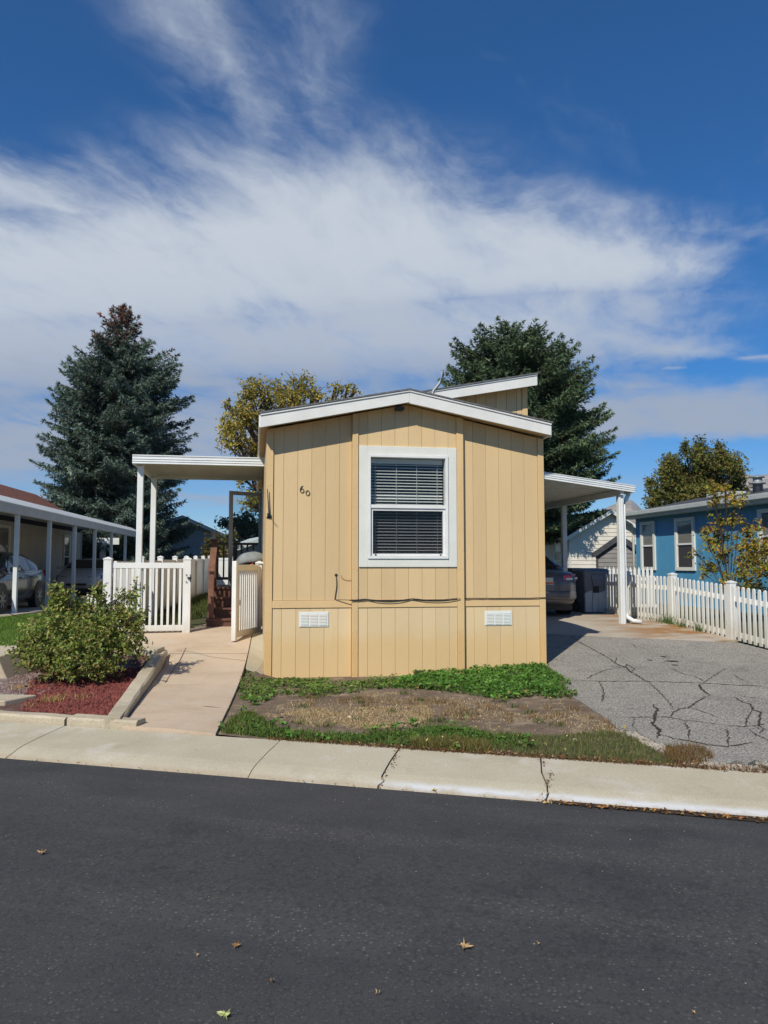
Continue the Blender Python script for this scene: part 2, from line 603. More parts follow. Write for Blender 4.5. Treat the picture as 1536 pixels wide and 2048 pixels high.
ground_mat('dirt', [(.235, .175, .125), ((.175, .125, .088), .35, .65), ((.36, .285, .19), .50, .68)], 1.5, bump=1.0, bscale=40, fine=.35, fscale=70, dist=.03)
ground_mat('soil_grass', [(.075, .085, .035), ((.11, .10, .05), .4, .7), ((.05, .07, .022), .45, .7)], .5, bump=.8, bscale=20, fine=.35, fscale=50, dist=.03)
ground_mat('turf', [(.070, .115, .020), ((.095, .14, .025), .4, .7)], 2, bump=.8, bscale=30, fine=.3, fscale=80, dist=.02)
ground_mat('crack_dirt', [(.045, .038, .032), ((.075, .055, .04), .4, .7)], 6, bump=.5)
ground_mat('bed_soil', [(.15, .07, .055), ((.21, .16, .14), .45, .7)], 2.2, bump=1, bscale=40, fine=.4, fscale=60, dist=.03)
ground_mat('gutter_dirt', [(.055, .040, .026), ((.11, .075, .045), .45, .7)], 6, bump=1, bscale=60, dist=.02)
ground_mat('rock_red', [(.15, .040, .034), ((.23, .070, .055), .40, .60), ((.12, .085, .085), .56, .70)], 16, bump=1, bscale=120, fine=.35, fscale=60, dist=.01)
ground_mat('bark', [(.075, .055, .042), ((.045, .033, .026), .4, .7)], 8, bump=1, bscale=30, dist=.03)
leaf_mat('needles', .12, .65)
leaf_mat('leaves', .35, .5)
leaf_mat('blades', .35, .55)
leaf_mat('dead_leaf', .25, .7)

# ------------------------------------------------------------------ object helpers
COL = sc.collection


class MB:
    """collects simple solids and links them as one mesh object"""
    def __init__(s):
        s.v = []
        s.f = []

    def box(s, x0, x1, y0, y1, z0, z1):
        b = len(s.v)
        s.v += [(x0, y0, z0), (x1, y0, z0), (x1, y1, z0), (x0, y1, z0), (x0, y0, z1), (x1, y0, z1), (x1, y1, z1), (x0, y1, z1)]
        s.f += [(b, b + 3, b + 2, b + 1), (b + 4, b + 5, b + 6, b + 7), (b, b + 1, b + 5, b + 4), (b + 1, b + 2, b + 6, b + 5),
                (b + 2, b + 3, b + 7, b + 6), (b + 3, b, b + 4, b + 7)]
        return s

    def hexa(s, p):
        b = len(s.v)
        s.v += [tuple(q) for q in p]
        s.f += [(b, b + 3, b + 2, b + 1), (b + 4, b + 5, b + 6, b + 7), (b, b + 1, b + 5, b + 4), (b + 1, b + 2, b + 6, b + 5),
                (b + 2, b + 3, b + 7, b + 6), (b + 3, b, b + 4, b + 7)]
        return s

    def prism(s, poly, axis, a0, a1):
        """poly: 2-D points counter-clockwise; axis 'y': poly in (x, z); 'x': poly in (y, z); 'z': poly in (x, y)"""
        b = len(s.v)
        n = len(poly)
        for a in (a0, a1):
            for p in poly:
                s.v.append((p[0], a, p[1]) if axis == 'y' else (a, p[0], p[1]) if axis == 'x' else (p[0], p[1], a))
        s.f.append(tuple(range(b, b + n)))
        s.f.append(tuple(range(b + 2 * n - 1, b + n - 1, -1)))
        for i in range(n):
            j = (i + 1) % n
            s.f.append((b + i, b + n + i, b + n + j, b + j))
        return s

    def tube(s, pts, r, n=8, r1=None, cap=True):
        pts = [Vector(p) for p in pts]
        b = len(s.v)
        m = len(pts)
        up = Vector((0, 0, 1))
        for i, p in enumerate(pts):
            d = (pts[min(i + 1, m - 1)] - pts[max(i - 1, 0)]).normalized()
            ref = up if abs(d.z) < .95 else Vector((1, 0, 0))
            a = d.cross(ref).normalized()
            c = a.cross(d).normalized()
            if isinstance(r, (list, tuple)):
                rr = r[i]
            else:
                rr = r if r1 is None else r + (r1 - r) * i / max(1, m - 1)
            for k in range(n):
                t = 2 * math.pi * k / n
                s.v.append(tuple(p + a * (math.cos(t) * rr) + c * (math.sin(t) * rr)))
        for i in range(m - 1):
            for k in range(n):
                k2 = (k + 1) % n
                s.f.append((b + i * n + k, b + i * n + k2, b + (i + 1) * n + k2, b + (i + 1) * n + k))
        if cap:
            s.f.append(tuple(range(b + n - 1, b - 1, -1)))
            s.f.append(tuple(range(b + (m - 1) * n, b + m * n)))
        return s

    def lathe(s, prof, n=16, c=(0, 0, 0), axis='z'):
        b = len(s.v)
        m = len(prof)
        for r, h in prof:
            for k in range(n):
                t = 2 * math.pi * k / n
                x, y = math.cos(t) * r, math.sin(t) * r
                if axis == 'z':
                    s.v.append((c[0] + x, c[1] + y, c[2] + h))
                elif axis == 'y':
                    s.v.append((c[0] + x, c[1] + h, c[2] + y))
                else:
                    s.v.append((c[0] + h, c[1] + x, c[2] + y))
        for i in range(m - 1):
            for k in range(n):
                k2 = (k + 1) % n
                s.f.append((b + i * n + k, b + i * n + k2, b + (i + 1) * n + k2, b + (i + 1) * n + k))
        s.f.append(tuple(range(b + n - 1, b - 1, -1)))
        s.f.append(tuple(range(b + (m - 1) * n, b + m * n)))
        return s

    def mesh(s, name):
        me = bpy.data.meshes.new(name)
        me.from_pydata(s.v, [], s.f)
        bm = bmesh.new()
        bm.from_mesh(me)
        bmesh.ops.recalc_face_normals(bm, faces=bm.faces)
        bm.to_mesh(me)
        bm.free()
        me.update()
        return me

    def build(s, name, mat, parent=None, bevel=0.0, smooth=False, loc=None, seg=2):
        return link(name, s.mesh(name), mat, parent, bevel, smooth, loc, seg)


def link(name, me, mat, parent=None, bevel=0.0, smooth=False, loc=None, seg=2, rot=None):
    o = bpy.data.objects.new(name, me)
    COL.objects.link(o)
    if mat is not None and len(me.materials) == 0:
        me.materials.append(MATS[mat] if isinstance(mat, str) else mat)
    if parent is not None:
        o.parent = parent
    if loc is not None:
        o.location = loc
    if rot is not None:
        o.rotation_euler = rot
    if smooth:
        for p in me.polygons:
            p.use_smooth = True
    if bevel > 0:
        md = o.modifiers.new('bevel', 'BEVEL')
        md.width = bevel
        md.segments = seg
        md.limit_method = 'ANGLE'
        md.angle_limit = R(40)
    return o


def box(name, mat, parent, x0, x1, y0, y1, z0, z1, bevel=0.0):
    return MB().box(x0, x1, y0, y1, z0, z1).build(name, mat, parent, bevel)


def tag(o, label, cat, group=None):
    o['label'] = label
    o['category'] = cat
    if group:
        o['group'] = group
    return o


def thing(name, label, cat, loc=(0, 0, 0), rz=0.0, group=None):
    o = bpy.data.objects.new(name, None)
    o.empty_display_size = .2
    COL.objects.link(o)
    o.location = loc
    o.rotation_euler = (0, 0, rz)
    return tag(o, label, cat, group)


def kind(o, k):
    o['kind'] = k
    return o


def tri_mesh(name, V, C, mat, parent=None):
    """V (n,3,3) triangle corners, C (n,3) colours"""
    n = len(V)
    me = bpy.data.meshes.new(name)
    me.vertices.add(n * 3)
    me.vertices.foreach_set('co', np.ascontiguousarray(V, dtype=np.float32).ravel())
    me.loops.add(n * 3)
    me.loops.foreach_set('vertex_index', np.arange(n * 3, dtype=np.int32))
    me.polygons.add(n)
    me.polygons.foreach_set('loop_start', np.arange(0, n * 3, 3, dtype=np.int32))
    me.polygons.foreach_set('loop_total', np.full(n, 3, dtype=np.int32))
    a = me.attributes.new('tint', 'FLOAT_COLOR', 'POINT')
    cc = np.ones((n * 3, 4), dtype=np.float32)
    cc[:, :3] = np.repeat(C, 3, axis=0)
    a.data.foreach_set('color', cc.ravel())
    me.update()
    return link(name, me, mat, parent)


def poly_sheet(name, poly, mat, dz=0.0, step=.3, thick=0.0, parent=None, zf=Z, loose=0.0):
    """flat outline (x, y) laid on the terrain, cut into cells so that it follows the slope; thick = skirt depth"""
    bm = bmesh.new()
    vs = [bm.verts.new((p[0], p[1], 0)) for p in poly]
    bm.faces.new(vs)
    xs = [p[0] for p in poly]
    ys = [p[1] for p in poly]
    for ax, lo, hi in ((0, min(xs), max(xs)), (1, min(ys), max(ys))):
        k = math.floor(lo / step) + 1
        while k * step < hi:
            co = [0, 0, 0]
            no = [0, 0, 0]
            co[ax] = k * step
            no[ax] = 1
            bmesh.ops.bisect_plane(bm, geom=bm.verts[:] + bm.edges[:] + bm.faces[:], plane_co=co, plane_no=no)
            k += 1
    if thick > 0:
        top = bm.faces[:]
        for f in top:
            if f.normal.z < 0:
                f.normal_flip()
        be = [e for e in bm.edges if e.is_boundary]
        r = bmesh.ops.extrude_edge_only(bm, edges=be)
        low = {v for v in r['geom'] if isinstance(v, bmesh.types.BMVert)}
    else:
        low = set()
    for v in bm.verts:
        v.co.z = zf(v.co.x, v.co.y) + dz - (thick if v in low else 0)
    bmesh.ops.recalc_face_normals(bm, faces=bm.faces)
    if sum(f.normal.z for f in bm.faces) < 0:
        bmesh.ops.reverse_faces(bm, faces=bm.faces[:])
    me = bpy.data.meshes.new(name)
    bm.to_mesh(me)
    bm.free()
    return link(name, me, mat, parent)


def in_poly(P, poly):
    poly = np.asarray(poly)
    x, y = P[:, 0], P[:, 1]
    inside = np.zeros(len(P), bool)
    n = len(poly)
    j = n - 1
    for i in range(n):
        xi, yi = poly[i]
        xj, yj = poly[j]
        c = ((yi > y) != (yj > y)) & (x < (xj - xi) * (y - yi) / (yj - yi + 1e-12) + xi)
        inside ^= c
        j = i
    return inside


def scatter(poly, n):
    poly = np.asarray(poly)
    lo, hi = poly.min(0), poly.max(0)
    out = np.zeros((0, 2))
    while len(out) < n:
        P = lo + (hi - lo) * RNG.random((n * 2, 2))
        out = np.vstack([out, P[in_poly(P, poly)]])
    return out[:n]


def unit(v):
    return v / (np.linalg.norm(v, axis=-1, keepdims=True) + 1e-9)


def cols(base_list, n, jit=.18):
    B = np.asarray(base_list)
    c = B[RNG.integers(0, len(B), n)]
    c = c * (1 + jit * RNG.normal(size=(n, 1))) * (1 + .06 * RNG.normal(size=(n, 3)))
    return np.clip(c, .004, .9)


def vnoise(P, s, seed=0):
    """cheap smooth pseudo noise 0..1 for arrays of points"""
    a = np.sin(P[..., 0] * s * 1.7 + seed) + np.sin(P[..., 1] * s * 2.3 + seed * 2.1) + np.sin((P[..., 0] + P[..., 1]) * s * 1.1 + seed * .7)
    if P.shape[-1] > 2:
        a = a + np.sin(P[..., 2] * s * 2.9 + seed * 1.3)
        return a / 8 + .5
    return a / 6 + .5


def blades(name, P, h0, h1, width, lean, base, label=None, mat='blades', jit=.2, zf=Z, dz=0.0, parent=None):
    """grass: each blade a bent strip of three triangles"""
    n = len(P)
    z = np.array([zf(p[0], p[1]) for p in P]) + dz
    p0 = np.column_stack([P, z])
    h = h0 + (h1 - h0) * RNG.random((n, 1))
    az = RNG.random(n) * 2 * np.pi
    d = np.column_stack([np.cos(az), np.sin(az), np.zeros(n)])
    az2 = RNG.random(n) * 2 * np.pi
    side = np.column_stack([np.cos(az2), np.sin(az2), np.zeros(n)]) * (width * (.6 + .8 * RNG.random((n, 1)))) / 2
    l = lean * RNG.random((n, 1))
    mid = p0 + d * h * l * .35 + np.array([0, 0, 1]) * h * .6
    tip = p0 + d * h * l + np.array([0, 0, 1]) * h * np.sqrt(np.maximum(.08, 1 - (l * .75) ** 2))
    V = np.empty((n * 3, 3, 3))
    V[0::3] = np.stack([p0 - side, p0 + side, mid + side * .7], 1)
    V[1::3] = np.stack([p0 - side, mid + side * .7, mid - side * .7], 1)
    V[2::3] = np.stack([mid - side * .7, mid + side * .7, tip], 1)
    C = np.repeat(cols(base, n, jit), 3, axis=0)
    return tri_mesh(name, V, C, mat, parent)


def leaf_tris(c, nrm, size, colr, ratio=.55, rnd=None):
    """diamond leaves: c centres (n,3), nrm normals (n,3), size (n,1)"""
    n = len(c)
    a = unit(np.cross(nrm, unit(RNG.normal(size=(n, 3)))))
    b = np.cross(nrm, a)
    l = a * size
    w = b * size * ratio
    fold = nrm * size * .18
    V = np.empty((n * 2, 3, 3))
    V[0::2] = np.stack([c - l, c + w * .9 + fold, c + l], 1)
    V[1::2] = np.stack([c - l, c + l, c - w * .9 + fold], 1)
    return V, np.repeat(colr, 2, axis=0)


# ------------------------------------------------------------------ the setting: ground, road, pavement
def build_ground():
    def lines(lo, hi, step, far):
        a = list(np.arange(lo, hi + 1e-6, step))
        k = step
        x = a[0]
        pre = []
        while x > -far:
            k *= 1.7
            x -= k
            pre.append(x)
        x = a[-1]
        k = step
        post = []
        while x < far:
            k *= 1.7
            x += k
            post.append(x)
        return pre[::-1] + a + post
    xs = lines(-13, 11, .2, 5000)
    ys = lines(4, 22, .1, 5000)
    nx, ny = len(xs), len(ys)
    vs = [(x, y, Z(x, y) - .012) for y in ys for x in xs]
    fs = [(j * nx + i, j * nx + i + 1, (j + 1) * nx + i + 1, (j + 1) * nx + i) for j in range(ny - 1) for i in range(nx - 1)]
    me = bpy.data.meshes.new('ground')
    me.from_pydata(vs, [], fs)
    kind(link('ground', me, 'soil_grass'), 'structure')


build_ground()

# road: one sheet with a slight crown
rb = bmesh.new()
prof = [(-.0, -.050), (-.6, -.046), (-2.0, -.035), (-3.6, -.02), (-5.4, -.035), (-7.2, -.055)]
ss = [-400, -60, -12, -6, -3, 0, 3, 6, 12, 60, 400]
grid = [[rb.verts.new(road_xy(s, n, z)) for n, z in prof] for s in ss]
for i in range(len(ss) - 1):
    for j in range(len(prof) - 1):
        rb.faces.new((grid[i][j], grid[i][j + 1], grid[i + 1][j + 1], grid[i + 1][j]))
bmesh.ops.recalc_face_normals(rb, faces=rb.faces)
if sum(f.normal.z for f in rb.faces) < 0:
    bmesh.ops.reverse_faces(rb, faces=rb.faces[:])
me = bpy.data.meshes.new('road')
rb.to_mesh(me)
rb.free()
kind(link('road', me, 'asphalt'), 'structure')

# pavement with a rolled kerb, slab by slab
pav = bpy.data.objects.new('pavement', None)
COL.objects.link(pav)
kind(pav, 'structure')
joints = [-40, -30, -20, -14.5, -12.3, -10.1, -7.8, -5.6, -3.35, -1.1, -.03, 1.17, 3.4, 5.65, 7.9, 10.1, 12.4, 20, 30, 40]
cross = [(0.0, -.056), (.015, -.050), (.05, -.040), (.11, -.024), (.17, -.010), (.24, .002), (.5, .020), (WALK_W, .042)]
jag = {}
for j in joints:
    amp = .024 if j in (-.03, 1.17) else .004
    jag[j] = [j - .085 * n / WALK_W + amp * random.uniform(-1, 1) for n, _ in cross]
for a, b in zip(joints, joints[1:]):
    bm = bmesh.new()
    gap = .004 if a not in (-.03, 1.17) else .006
    gap2 = .004 if b not in (-.03, 1.17) else .006
    dz = random.uniform(-.004, .004)
    m = max(2, int(min(b - a, 6) / .4))
    rows = []
    for k in range(m + 1):
        f = k / m
        row = []
        for i, (n, z) in enumerate(cross):
            s0, s1 = jag[a][i] + gap, jag[b][i] - gap2
            wob = random.uniform(-.006, .006) if (0 < k < m and i in (0, len(cross) - 1)) else 0
            row.append(bm.verts.new(road_xy(s0 + (s1 - s0) * f, n + wob, z + dz)))
        rows.append(row)
    for k in range(m):
        for i in range(len(cross) - 1):
            bm.faces.new((rows[k][i], rows[k + 1][i], rows[k + 1][i + 1], rows[k][i + 1]))
    be = [e for e in bm.edges if e.is_boundary]
    r = bmesh.ops.extrude_edge_only(bm, edges=be)
    for v in r['geom']:
        if isinstance(v, bmesh.types.BMVert):
            v.co.z -= .09
    bmesh.ops.recalc_face_normals(bm, faces=bm.faces)
    me = bpy.data.meshes.new('slab')
    bm.to_mesh(me)
    bm.free()
    link('slab', me, 'walk_concrete', pav)
# packed dirt in the joints
jm = MB()
for j in joints[5:-3]:
    for (n0, z0), (n1, z1), s0, s1 in zip(cross, cross[1:], jag[j], jag[j][1:]):
        p = [road_xy(s0 - .03, n0, z0 - .012), road_xy(s0 + .03, n0, z0 - .016), road_xy(s1 + .03, n1, z1 - .016), road_xy(s1 - .03, n1, z1 - .016)]
        b = len(jm.v)
        jm.v += [tuple(q) for q in p]
        jm.f.append((b, b + 1, b + 2, b + 3))
jm.build('joint_filling', 'crack_dirt', pav)

# front yard soil
ypx = [(432, 1470), (470, 1395), (492, 1350), (526, 1340), (800, 1320), (1088, 1322), (1100, 1340), (1150, 1380), (1200, 1420), (1260, 1460), (1330, 1490), (1440, 1520), (1540, 1530), (1536, 1552)]
yard = [ghit(*p).xy[:] for p in ypx[:12]] + [(2.6, 6.1), (3.4, 5.6), road_xy(3.2, WALK_W + .012).xy[:], road_xy(-1.35, WALK_W + .012).xy[:]]
kind(poly_sheet('front_yard_soil', yard, 'dirt', dz=.006, step=.25), 'structure')

# driveway of old asphalt
def dz_(zx, zy):
    return (1080 + .2969 * zx, 1220 + .2969 * zy)


dl = [(30, 370), (100, 420), (165, 478), (180, 540), (212, 590), (290, 640), (380, 700), (450, 745), (508, 800), (560, 815), (600, 830), (660, 838), (700, 866),
      (740, 880), (780, 905), (830, 918), (880, 940), (930, 948), (960, 975), (1010, 985), (1060, 1022), (1120, 1030), (1190, 1042), (1260, 1052), (1330, 1036), (1400, 1056), (1450, 1030), (1500, 1040)]
dpts = [ghit(*dz_(*p)).xy[:] for p in dl]
line_l, line_r = ghit(1080, 1270).xy, ghit(1432, 1286).xy
drive = dpts + [(3.6, 5.72), (5.0, 5.25), (6.9, 8.0), (6.75, 11.0), (line_r.x + .35, line_r.y - .1), line_r[:], line_l[:], (2.3, line_l.y - .4), (2.4, 11.6)]
dw = kind(poly_sheet('driveway', drive, 'drive_asphalt', dz=.022, step=.3, thick=.05), 'structure')
pad = [line_l[:], line_r[:], (6.45, 13.6), (6.2, 15.5), (5.6, 19.0), (4.2, 27.0), (.4, 27.0), (1.2, 16.0)]
kind(poly_sheet('carport_floor', [(p[0], p[1] + .012) if i < 2 else p for i, p in enumerate(pad)], 'pad_concrete', dz=.03, step=.5, thick=.05), 'structure')

cracks = [
    [(200, 180), (260, 225), (330, 260), (400, 300), (470, 340), (540, 385), (580, 400), (610, 430), (660, 455), (715, 492)],
    [(175, 485), (300, 487), (400, 495), (560, 492), (720, 493), (900, 500), (1100, 505), (1300, 518), (1536, 530)],
    [(300, 480), (360, 450), (440, 418), (510, 405), (580, 395), (585, 375), (680, 380)],
    [(880, 400), (960, 440), (1040, 460), (1085, 480), (1105, 503)], [(1075, 510), (1090, 550), (1140, 588), (1180, 597)],
    [(1140, 590), (1060, 630), (1000, 675), (930, 685), (870, 738)],
    [(490, 740), (640, 740), (770, 738), (860, 738), (960, 755), (1100, 775), (1250, 795), (1380, 805), (1450, 800), (1536, 780)],
    [(760, 650), (790, 690), (775, 740), (760, 790), (810, 830), (790, 885)],
    [(1310, 600), (1360, 635), (1420, 650), (1435, 690), (1490, 710), (1480, 760), (1470, 800), (1536, 830)],
    [(1010, 670), (1090, 700), (1150, 720), (1200, 745)], [(1300, 445), (1350, 475), (1400, 500)],
    [(820, 860), (900, 885), (1010, 905), (1130, 930), (1260, 945), (1380, 920), (1440, 910)], [(1440, 690), (1536, 715)],
    [(1105, 503), (1180, 450), (1260, 400)], [(720, 493), (800, 560), (870, 640), (900, 690)], [(1250, 795), (1270, 860), (1260, 945)], [(960, 755), (1000, 820), (1010, 905)], [(400, 495), (430, 560), (420, 640)],
    [(640, 740), (620, 800), (660, 838)], [(1380, 805), (1390, 760), (1435, 690)], [(470, 320), (520, 330), (500, 375), (545, 388)], [(580, 375), (640, 410), (610, 432)], [(940, 905), (965, 930), (930, 948)], [(1410, 820), (1460, 860), (1536, 900)], [(1440, 800), (1500, 830), (1480, 850), (1536, 862)],
    [(1310, 580), (1380, 600), (1536, 620)], [(705, 800), (760, 800), (830, 825)], [(540, 240), (620, 238), (655, 270)], [(770, 300), (820, 320)], [(60, 335), (150, 352)], [(420, 640), (530, 648)]]
wid = [.02, .024, .014, .013, .026, .018, .014, .028, .018, .012, .012, .022, .012, .012, .010, .010, .012, .012, .009, .012, .012, .012, .012, .014, .012, .014, .008, .012, .010, .02, .01, .008]
cm = MB()
for cpts, w0 in zip(cracks, wid):
    P = [ghit(*dz_(*p)) for p in cpts]
    fine = []
    for a, b in zip(P, P[1:]):
        L = (b - a).length
        k = max(2, int(L / .035))
        nrm = Vector((-(b - a).y, (b - a).x, 0)).normalized()
        for i in range(k):
            fine.append(a.lerp(b, i / k) + nrm * random.uniform(-.013, .013))
    fine.append(P[-1])
    base = len(cm.v)
    for i, p in enumerate(fine):
        d = (fine[min(i + 1, len(fine) - 1)] - fine[max(0, i - 1)]).normalized()
        nrm = Vector((-d.y, d.x, 0))
        end = min(1, .25 + i * .12, .25 + (len(fine) - 1 - i) * .12)
        w_ = w0 * 1.25 * end * random.uniform(.3, 1.2) / 2
        for sgn in (-1, 1):
            q = p + nrm * (w_ * sgn)
            cm.v.append((q.x, q.y, Z(q.x, q.y) + .0265))
        if i:
            j = base + 2 * i
            cm.f.append((j - 2, j - 1, j + 1, j))
cm.build('crack', 'crack_dirt', dw)
# oil spots
om = MB()
for zx, zy, ra, rb_ in ((830, 325, .05, .03), (890, 355, .11, .04), (740, 348, .04, .025), (905, 382, .05, .03)):
    c = ghit(*dz_(zx, zy))
    b = len(om.v)
    for k in range(14):
        t = k / 14 * 2 * math.pi
        rr = random.uniform(.7, 1.2)
        om.v.append((c.x + ra * rr * math.cos(t), c.y + rb_ * 2 * rr * math.sin(t), c.z + .0262))
    om.f.append(tuple(range(b, b + 14)))
om.build('oil_spot', 'crack_dirt', dw)

# walkway of tinted concrete, slab by slab
path = bpy.data.objects.new('walkway', None)
COL.objects.link(path)
kind(path, 'structure')


def rx(y):
    return pl(y, [(6.95, -1.53), (9.2, -1.80), (10.9, -1.985), (12.0, -2.13), (13.5, -2.33)])


ycuts = [7.02, 8.19, 10.1, 11.55]


def row(y, dy):   # joints run parallel to the pavement close to it, square to the house further in
    return dy


for i, (y0, y1) in enumerate(zip([7.02, 8.19, 9.75], [8.19, 9.75, 11.45])):
    g = .010
    tl = .10 if i == 0 else 0
    yl0 = 7.215 if i == 0 else y0
    poly = [(walk_edge(yl0) + .0, yl0 + g), (rx(y0), (6.965 if i == 0 else y0) + g), (rx(y1), y1 - g), (walk_edge(y1), y1 - g)]
    poly_sheet('slab', poly, 'path_concrete', dz=.03 + random.uniform(-.003, .003), step=.4, thick=.12, parent=path)
poly_sheet('slab', [(-4.4, 11.46), (rx(11.46), 11.46), (rx(13.2), 13.2), (-2.42, 15.4), (-3.2, 15.4), (-3.42, 13.3), (-4.4, 13.2)], 'path_concrete', dz=.03, step=.4, thick=.12, parent=path)
poly_sheet('edging_strip', [(rx(10.75) + .012, 10.75), (-1.66, 10.7), (-2.30, 14.5), (rx(13.2) + .012, 13.2), (rx(11.9) + .012, 11.9)], 'walk_concrete', dz=.016, step=.3, thick=.1, parent=path)
js = MB()
for yj in (8.19, 9.75, 11.455):
    xl, xr = walk_edge(yj), rx(yj)
    k0 = len(js.v)
    N = 12
    for i in range(N + 1):
        x = xl + (xr - xl) * i / N
        wv = random.uniform(-.004, .004)
        for d_ in (-.013, .013):
            js.v.append((x, yj + d_ + wv, Z(x, yj) + .0265))
    for i in range(N):
        j = k0 + 2 * i
        js.f.append((j, j + 1, j + 3, j + 2))
js.build('joint_filling', 'gutter_dirt', path)
hc = MB()
P = [ghit(*p) for p in ((352, 1305), (388, 1309), (420, 1318), (455, 1322), (490, 1326))]
for a, b in zip(P, P[1:]):
    k0 = len(hc.v)
    for q, w_ in ((a, .005), (b, .006)):
        for sgn in (-1, 1):
            hc.v.append((q.x, q.y + sgn * w_, Z(q.x, q.y) + .0345))
    hc.f.append((k0, k0 + 1, k0 + 3, k0 + 2))
P = [ghit(*p) for p in ((372, 1300), (360, 1325), (342, 1352), (330, 1372))]
for a, b in zip(P, P[1:]):
    k0 = len(hc.v)
    for q in (a, b):
        for sgn in (-1, 1):
            hc.v.append((q.x + sgn * .004, q.y, Z(q.x, q.y) + .0345))
    hc.f.append((k0, k0 + 1, k0 + 3, k0 + 2))
hc.build('crack', 'crack_dirt', path)

# kerb round the planting bed
kerb = thing('garden_kerb', 'worn concrete kerb edging the red gravel bed beside the walkway', 'kerb')


def kerb_run(pts, w, top, name='kerb_stone'):
    bm = bmesh.new()
    rows = []
    n = len(pts)
    for i, (x, y, z) in enumerate(pts):
        d = (Vector(pts[min(i + 1, n - 1)]) - Vector(pts[max(i - 1, 0)]))
        d.z = 0
        d.normalize()
        nn = Vector((-d.y, d.x, 0))
        wob = lambda: random.uniform(-.006, .006)
        rr = []
        for off, zz in ((-w / 2, -.2), (-w / 2, z - .02), (-w / 2 + .02, z), (w / 2 - .02, z), (w / 2, z - .02), (w / 2, -.2)):
            rr.append(bm.verts.new((x + nn.x * off + wob(), y + nn.y * off + wob(), zz + (wob() if zz > 0 else 0))))
        rows.append(rr)
    for a, b in zip(rows, rows[1:]):
        for k in range(5):
            bm.faces.new((a[k], a[k + 1], b[k + 1], b[k]))
    bm.faces.new(rows[0])
    bm.faces.new(rows[-1][::-1])
    bmesh.ops.recalc_face_normals(bm, faces=bm.faces)
    me = bpy.data.meshes.new(name)
    bm.to_mesh(me)
    bm.free()
    return link(name, me, 'kerb_concrete', kerb)


def ev(p0, p1, n):
    return [tuple(Vector(p0).lerp(Vector(p1), i / n)) for i in range(n + 1)]


kerb_run(ev((walk_edge(7.3) - .10, 7.27, .135), (walk_edge(11.3) - .10, 11.3, .335), 14), .17, .15)
f0 = road_xy(-2.66, WALK_W + .10)
f1 = road_xy(-3.42, WALK_W + .10)
f2 = road_xy(-5.6, WALK_W + .12)
kerb_run(ev((f0.x, f0.y, .125), (f1.x, f1.y, .125), 4), .17, .15)
kerb_run(ev((f1.x - .03, f1.y + .01, .115), (f2.x, f2.y, .12), 8), .17, .15)
p = ghit(20, 1408)
MB().hexa([(p.x - .75, p.y - .12, -.05), (p.x + .02, p.y - .16, -.05), (p.x + .22, p.y + .16, -.05), (p.x - .6, p.y + .22, -.05),
           (p.x - .75, p.y - .12, .135), (p.x + .02, p.y - .16, .13), (p.x + .22, p.y + .16, .14), (p.x - .6, p.y + .22, .145)]).build('paver', 'kerb_concrete', kerb, bevel=.012)

# planting bed
bed = [(walk_edge(7.3) - .10, 7.42), (walk_edge(10.93) - .10, 10.93), (-6.5, 10.93), (-6.5, 8.55), road_xy(-4.0, WALK_W + .15).xy[:]]
kind(poly_sheet('planting_bed', bed, 'bed_soil', dz=.012, step=.15), 'structure')

# low walls at the back of the bed
rw = thing('retaining_wall', 'low concrete wall behind the rose bush holding up the lawn', 'wall')
MB().box(-6.9, -3.26, 10.90, 11.28, -.1, .385).build('wall', 'kerb_concrete', rw, bevel=.02)
rw2 = thing('retaining_wall', 'broken concrete wall end with a dark slanting face at the left edge', 'wall')
q = at(34, 1352, 10.0)
MB().hexa([(q.x - 1.6, 9.95, -.1), (q.x + .02, 9.9, -.1), (q.x - .03, 11.0, -.1), (q.x - 1.6, 11.0, -.1),
           (q.x - 1.6, 9.8, .36), (q.x - .22, 9.9, .40), (q.x - .10, 11.0, .43), (q.x - 1.6, 11.0, .42)]).build('wall', 'kerb_concrete', rw2, bevel=.015)

# ------------------------------------------------------------------ the tan mobile home
HA = R(9.8)
HO = Vector((-1.685, 10.755, 0))
home = thing('mobile_home', 'tan mobile home with white roof edge, one front window and house number 60', 'house', HO, HA)


def hl(u, v, z=0.0):
    """home frame -> world"""
    return Vector((HO.x + u * math.cos(HA) - v * math.sin(HA), HO.y + u * math.sin(HA) + v * math.cos(HA), z))


HW = 4.19
SL = .2085


def soffit(u):
    c = 2.04
    return 3.535 + SL * (c + .1) - SL * abs(u - c)


WU0, WU1, WZ0, WZ1 = 1.455, 2.67, 1.68, 3.22     # window opening
# backing behind the boards (leaves the window open), room behind it
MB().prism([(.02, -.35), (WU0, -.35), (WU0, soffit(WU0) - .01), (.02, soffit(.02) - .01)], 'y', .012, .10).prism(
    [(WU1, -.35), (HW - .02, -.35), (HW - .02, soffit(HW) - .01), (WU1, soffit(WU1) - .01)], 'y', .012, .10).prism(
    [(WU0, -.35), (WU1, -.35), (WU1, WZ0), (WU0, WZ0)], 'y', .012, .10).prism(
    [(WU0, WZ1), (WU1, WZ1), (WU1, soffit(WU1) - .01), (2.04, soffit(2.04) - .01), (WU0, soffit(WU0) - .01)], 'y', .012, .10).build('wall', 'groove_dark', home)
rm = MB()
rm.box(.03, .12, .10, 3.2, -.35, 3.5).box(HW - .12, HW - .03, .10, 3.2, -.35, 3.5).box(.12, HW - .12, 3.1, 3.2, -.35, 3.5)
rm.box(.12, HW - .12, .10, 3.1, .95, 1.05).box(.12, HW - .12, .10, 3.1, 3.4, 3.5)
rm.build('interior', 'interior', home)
box('rear_body', 'tan_siding', home, .015, HW - .015, 3.2, 17.5, -.3, 3.5)
box('side_extension', 'tan_siding', home, HW - .015, 5.0, 2.75, 12.0, -.3, 3.95)
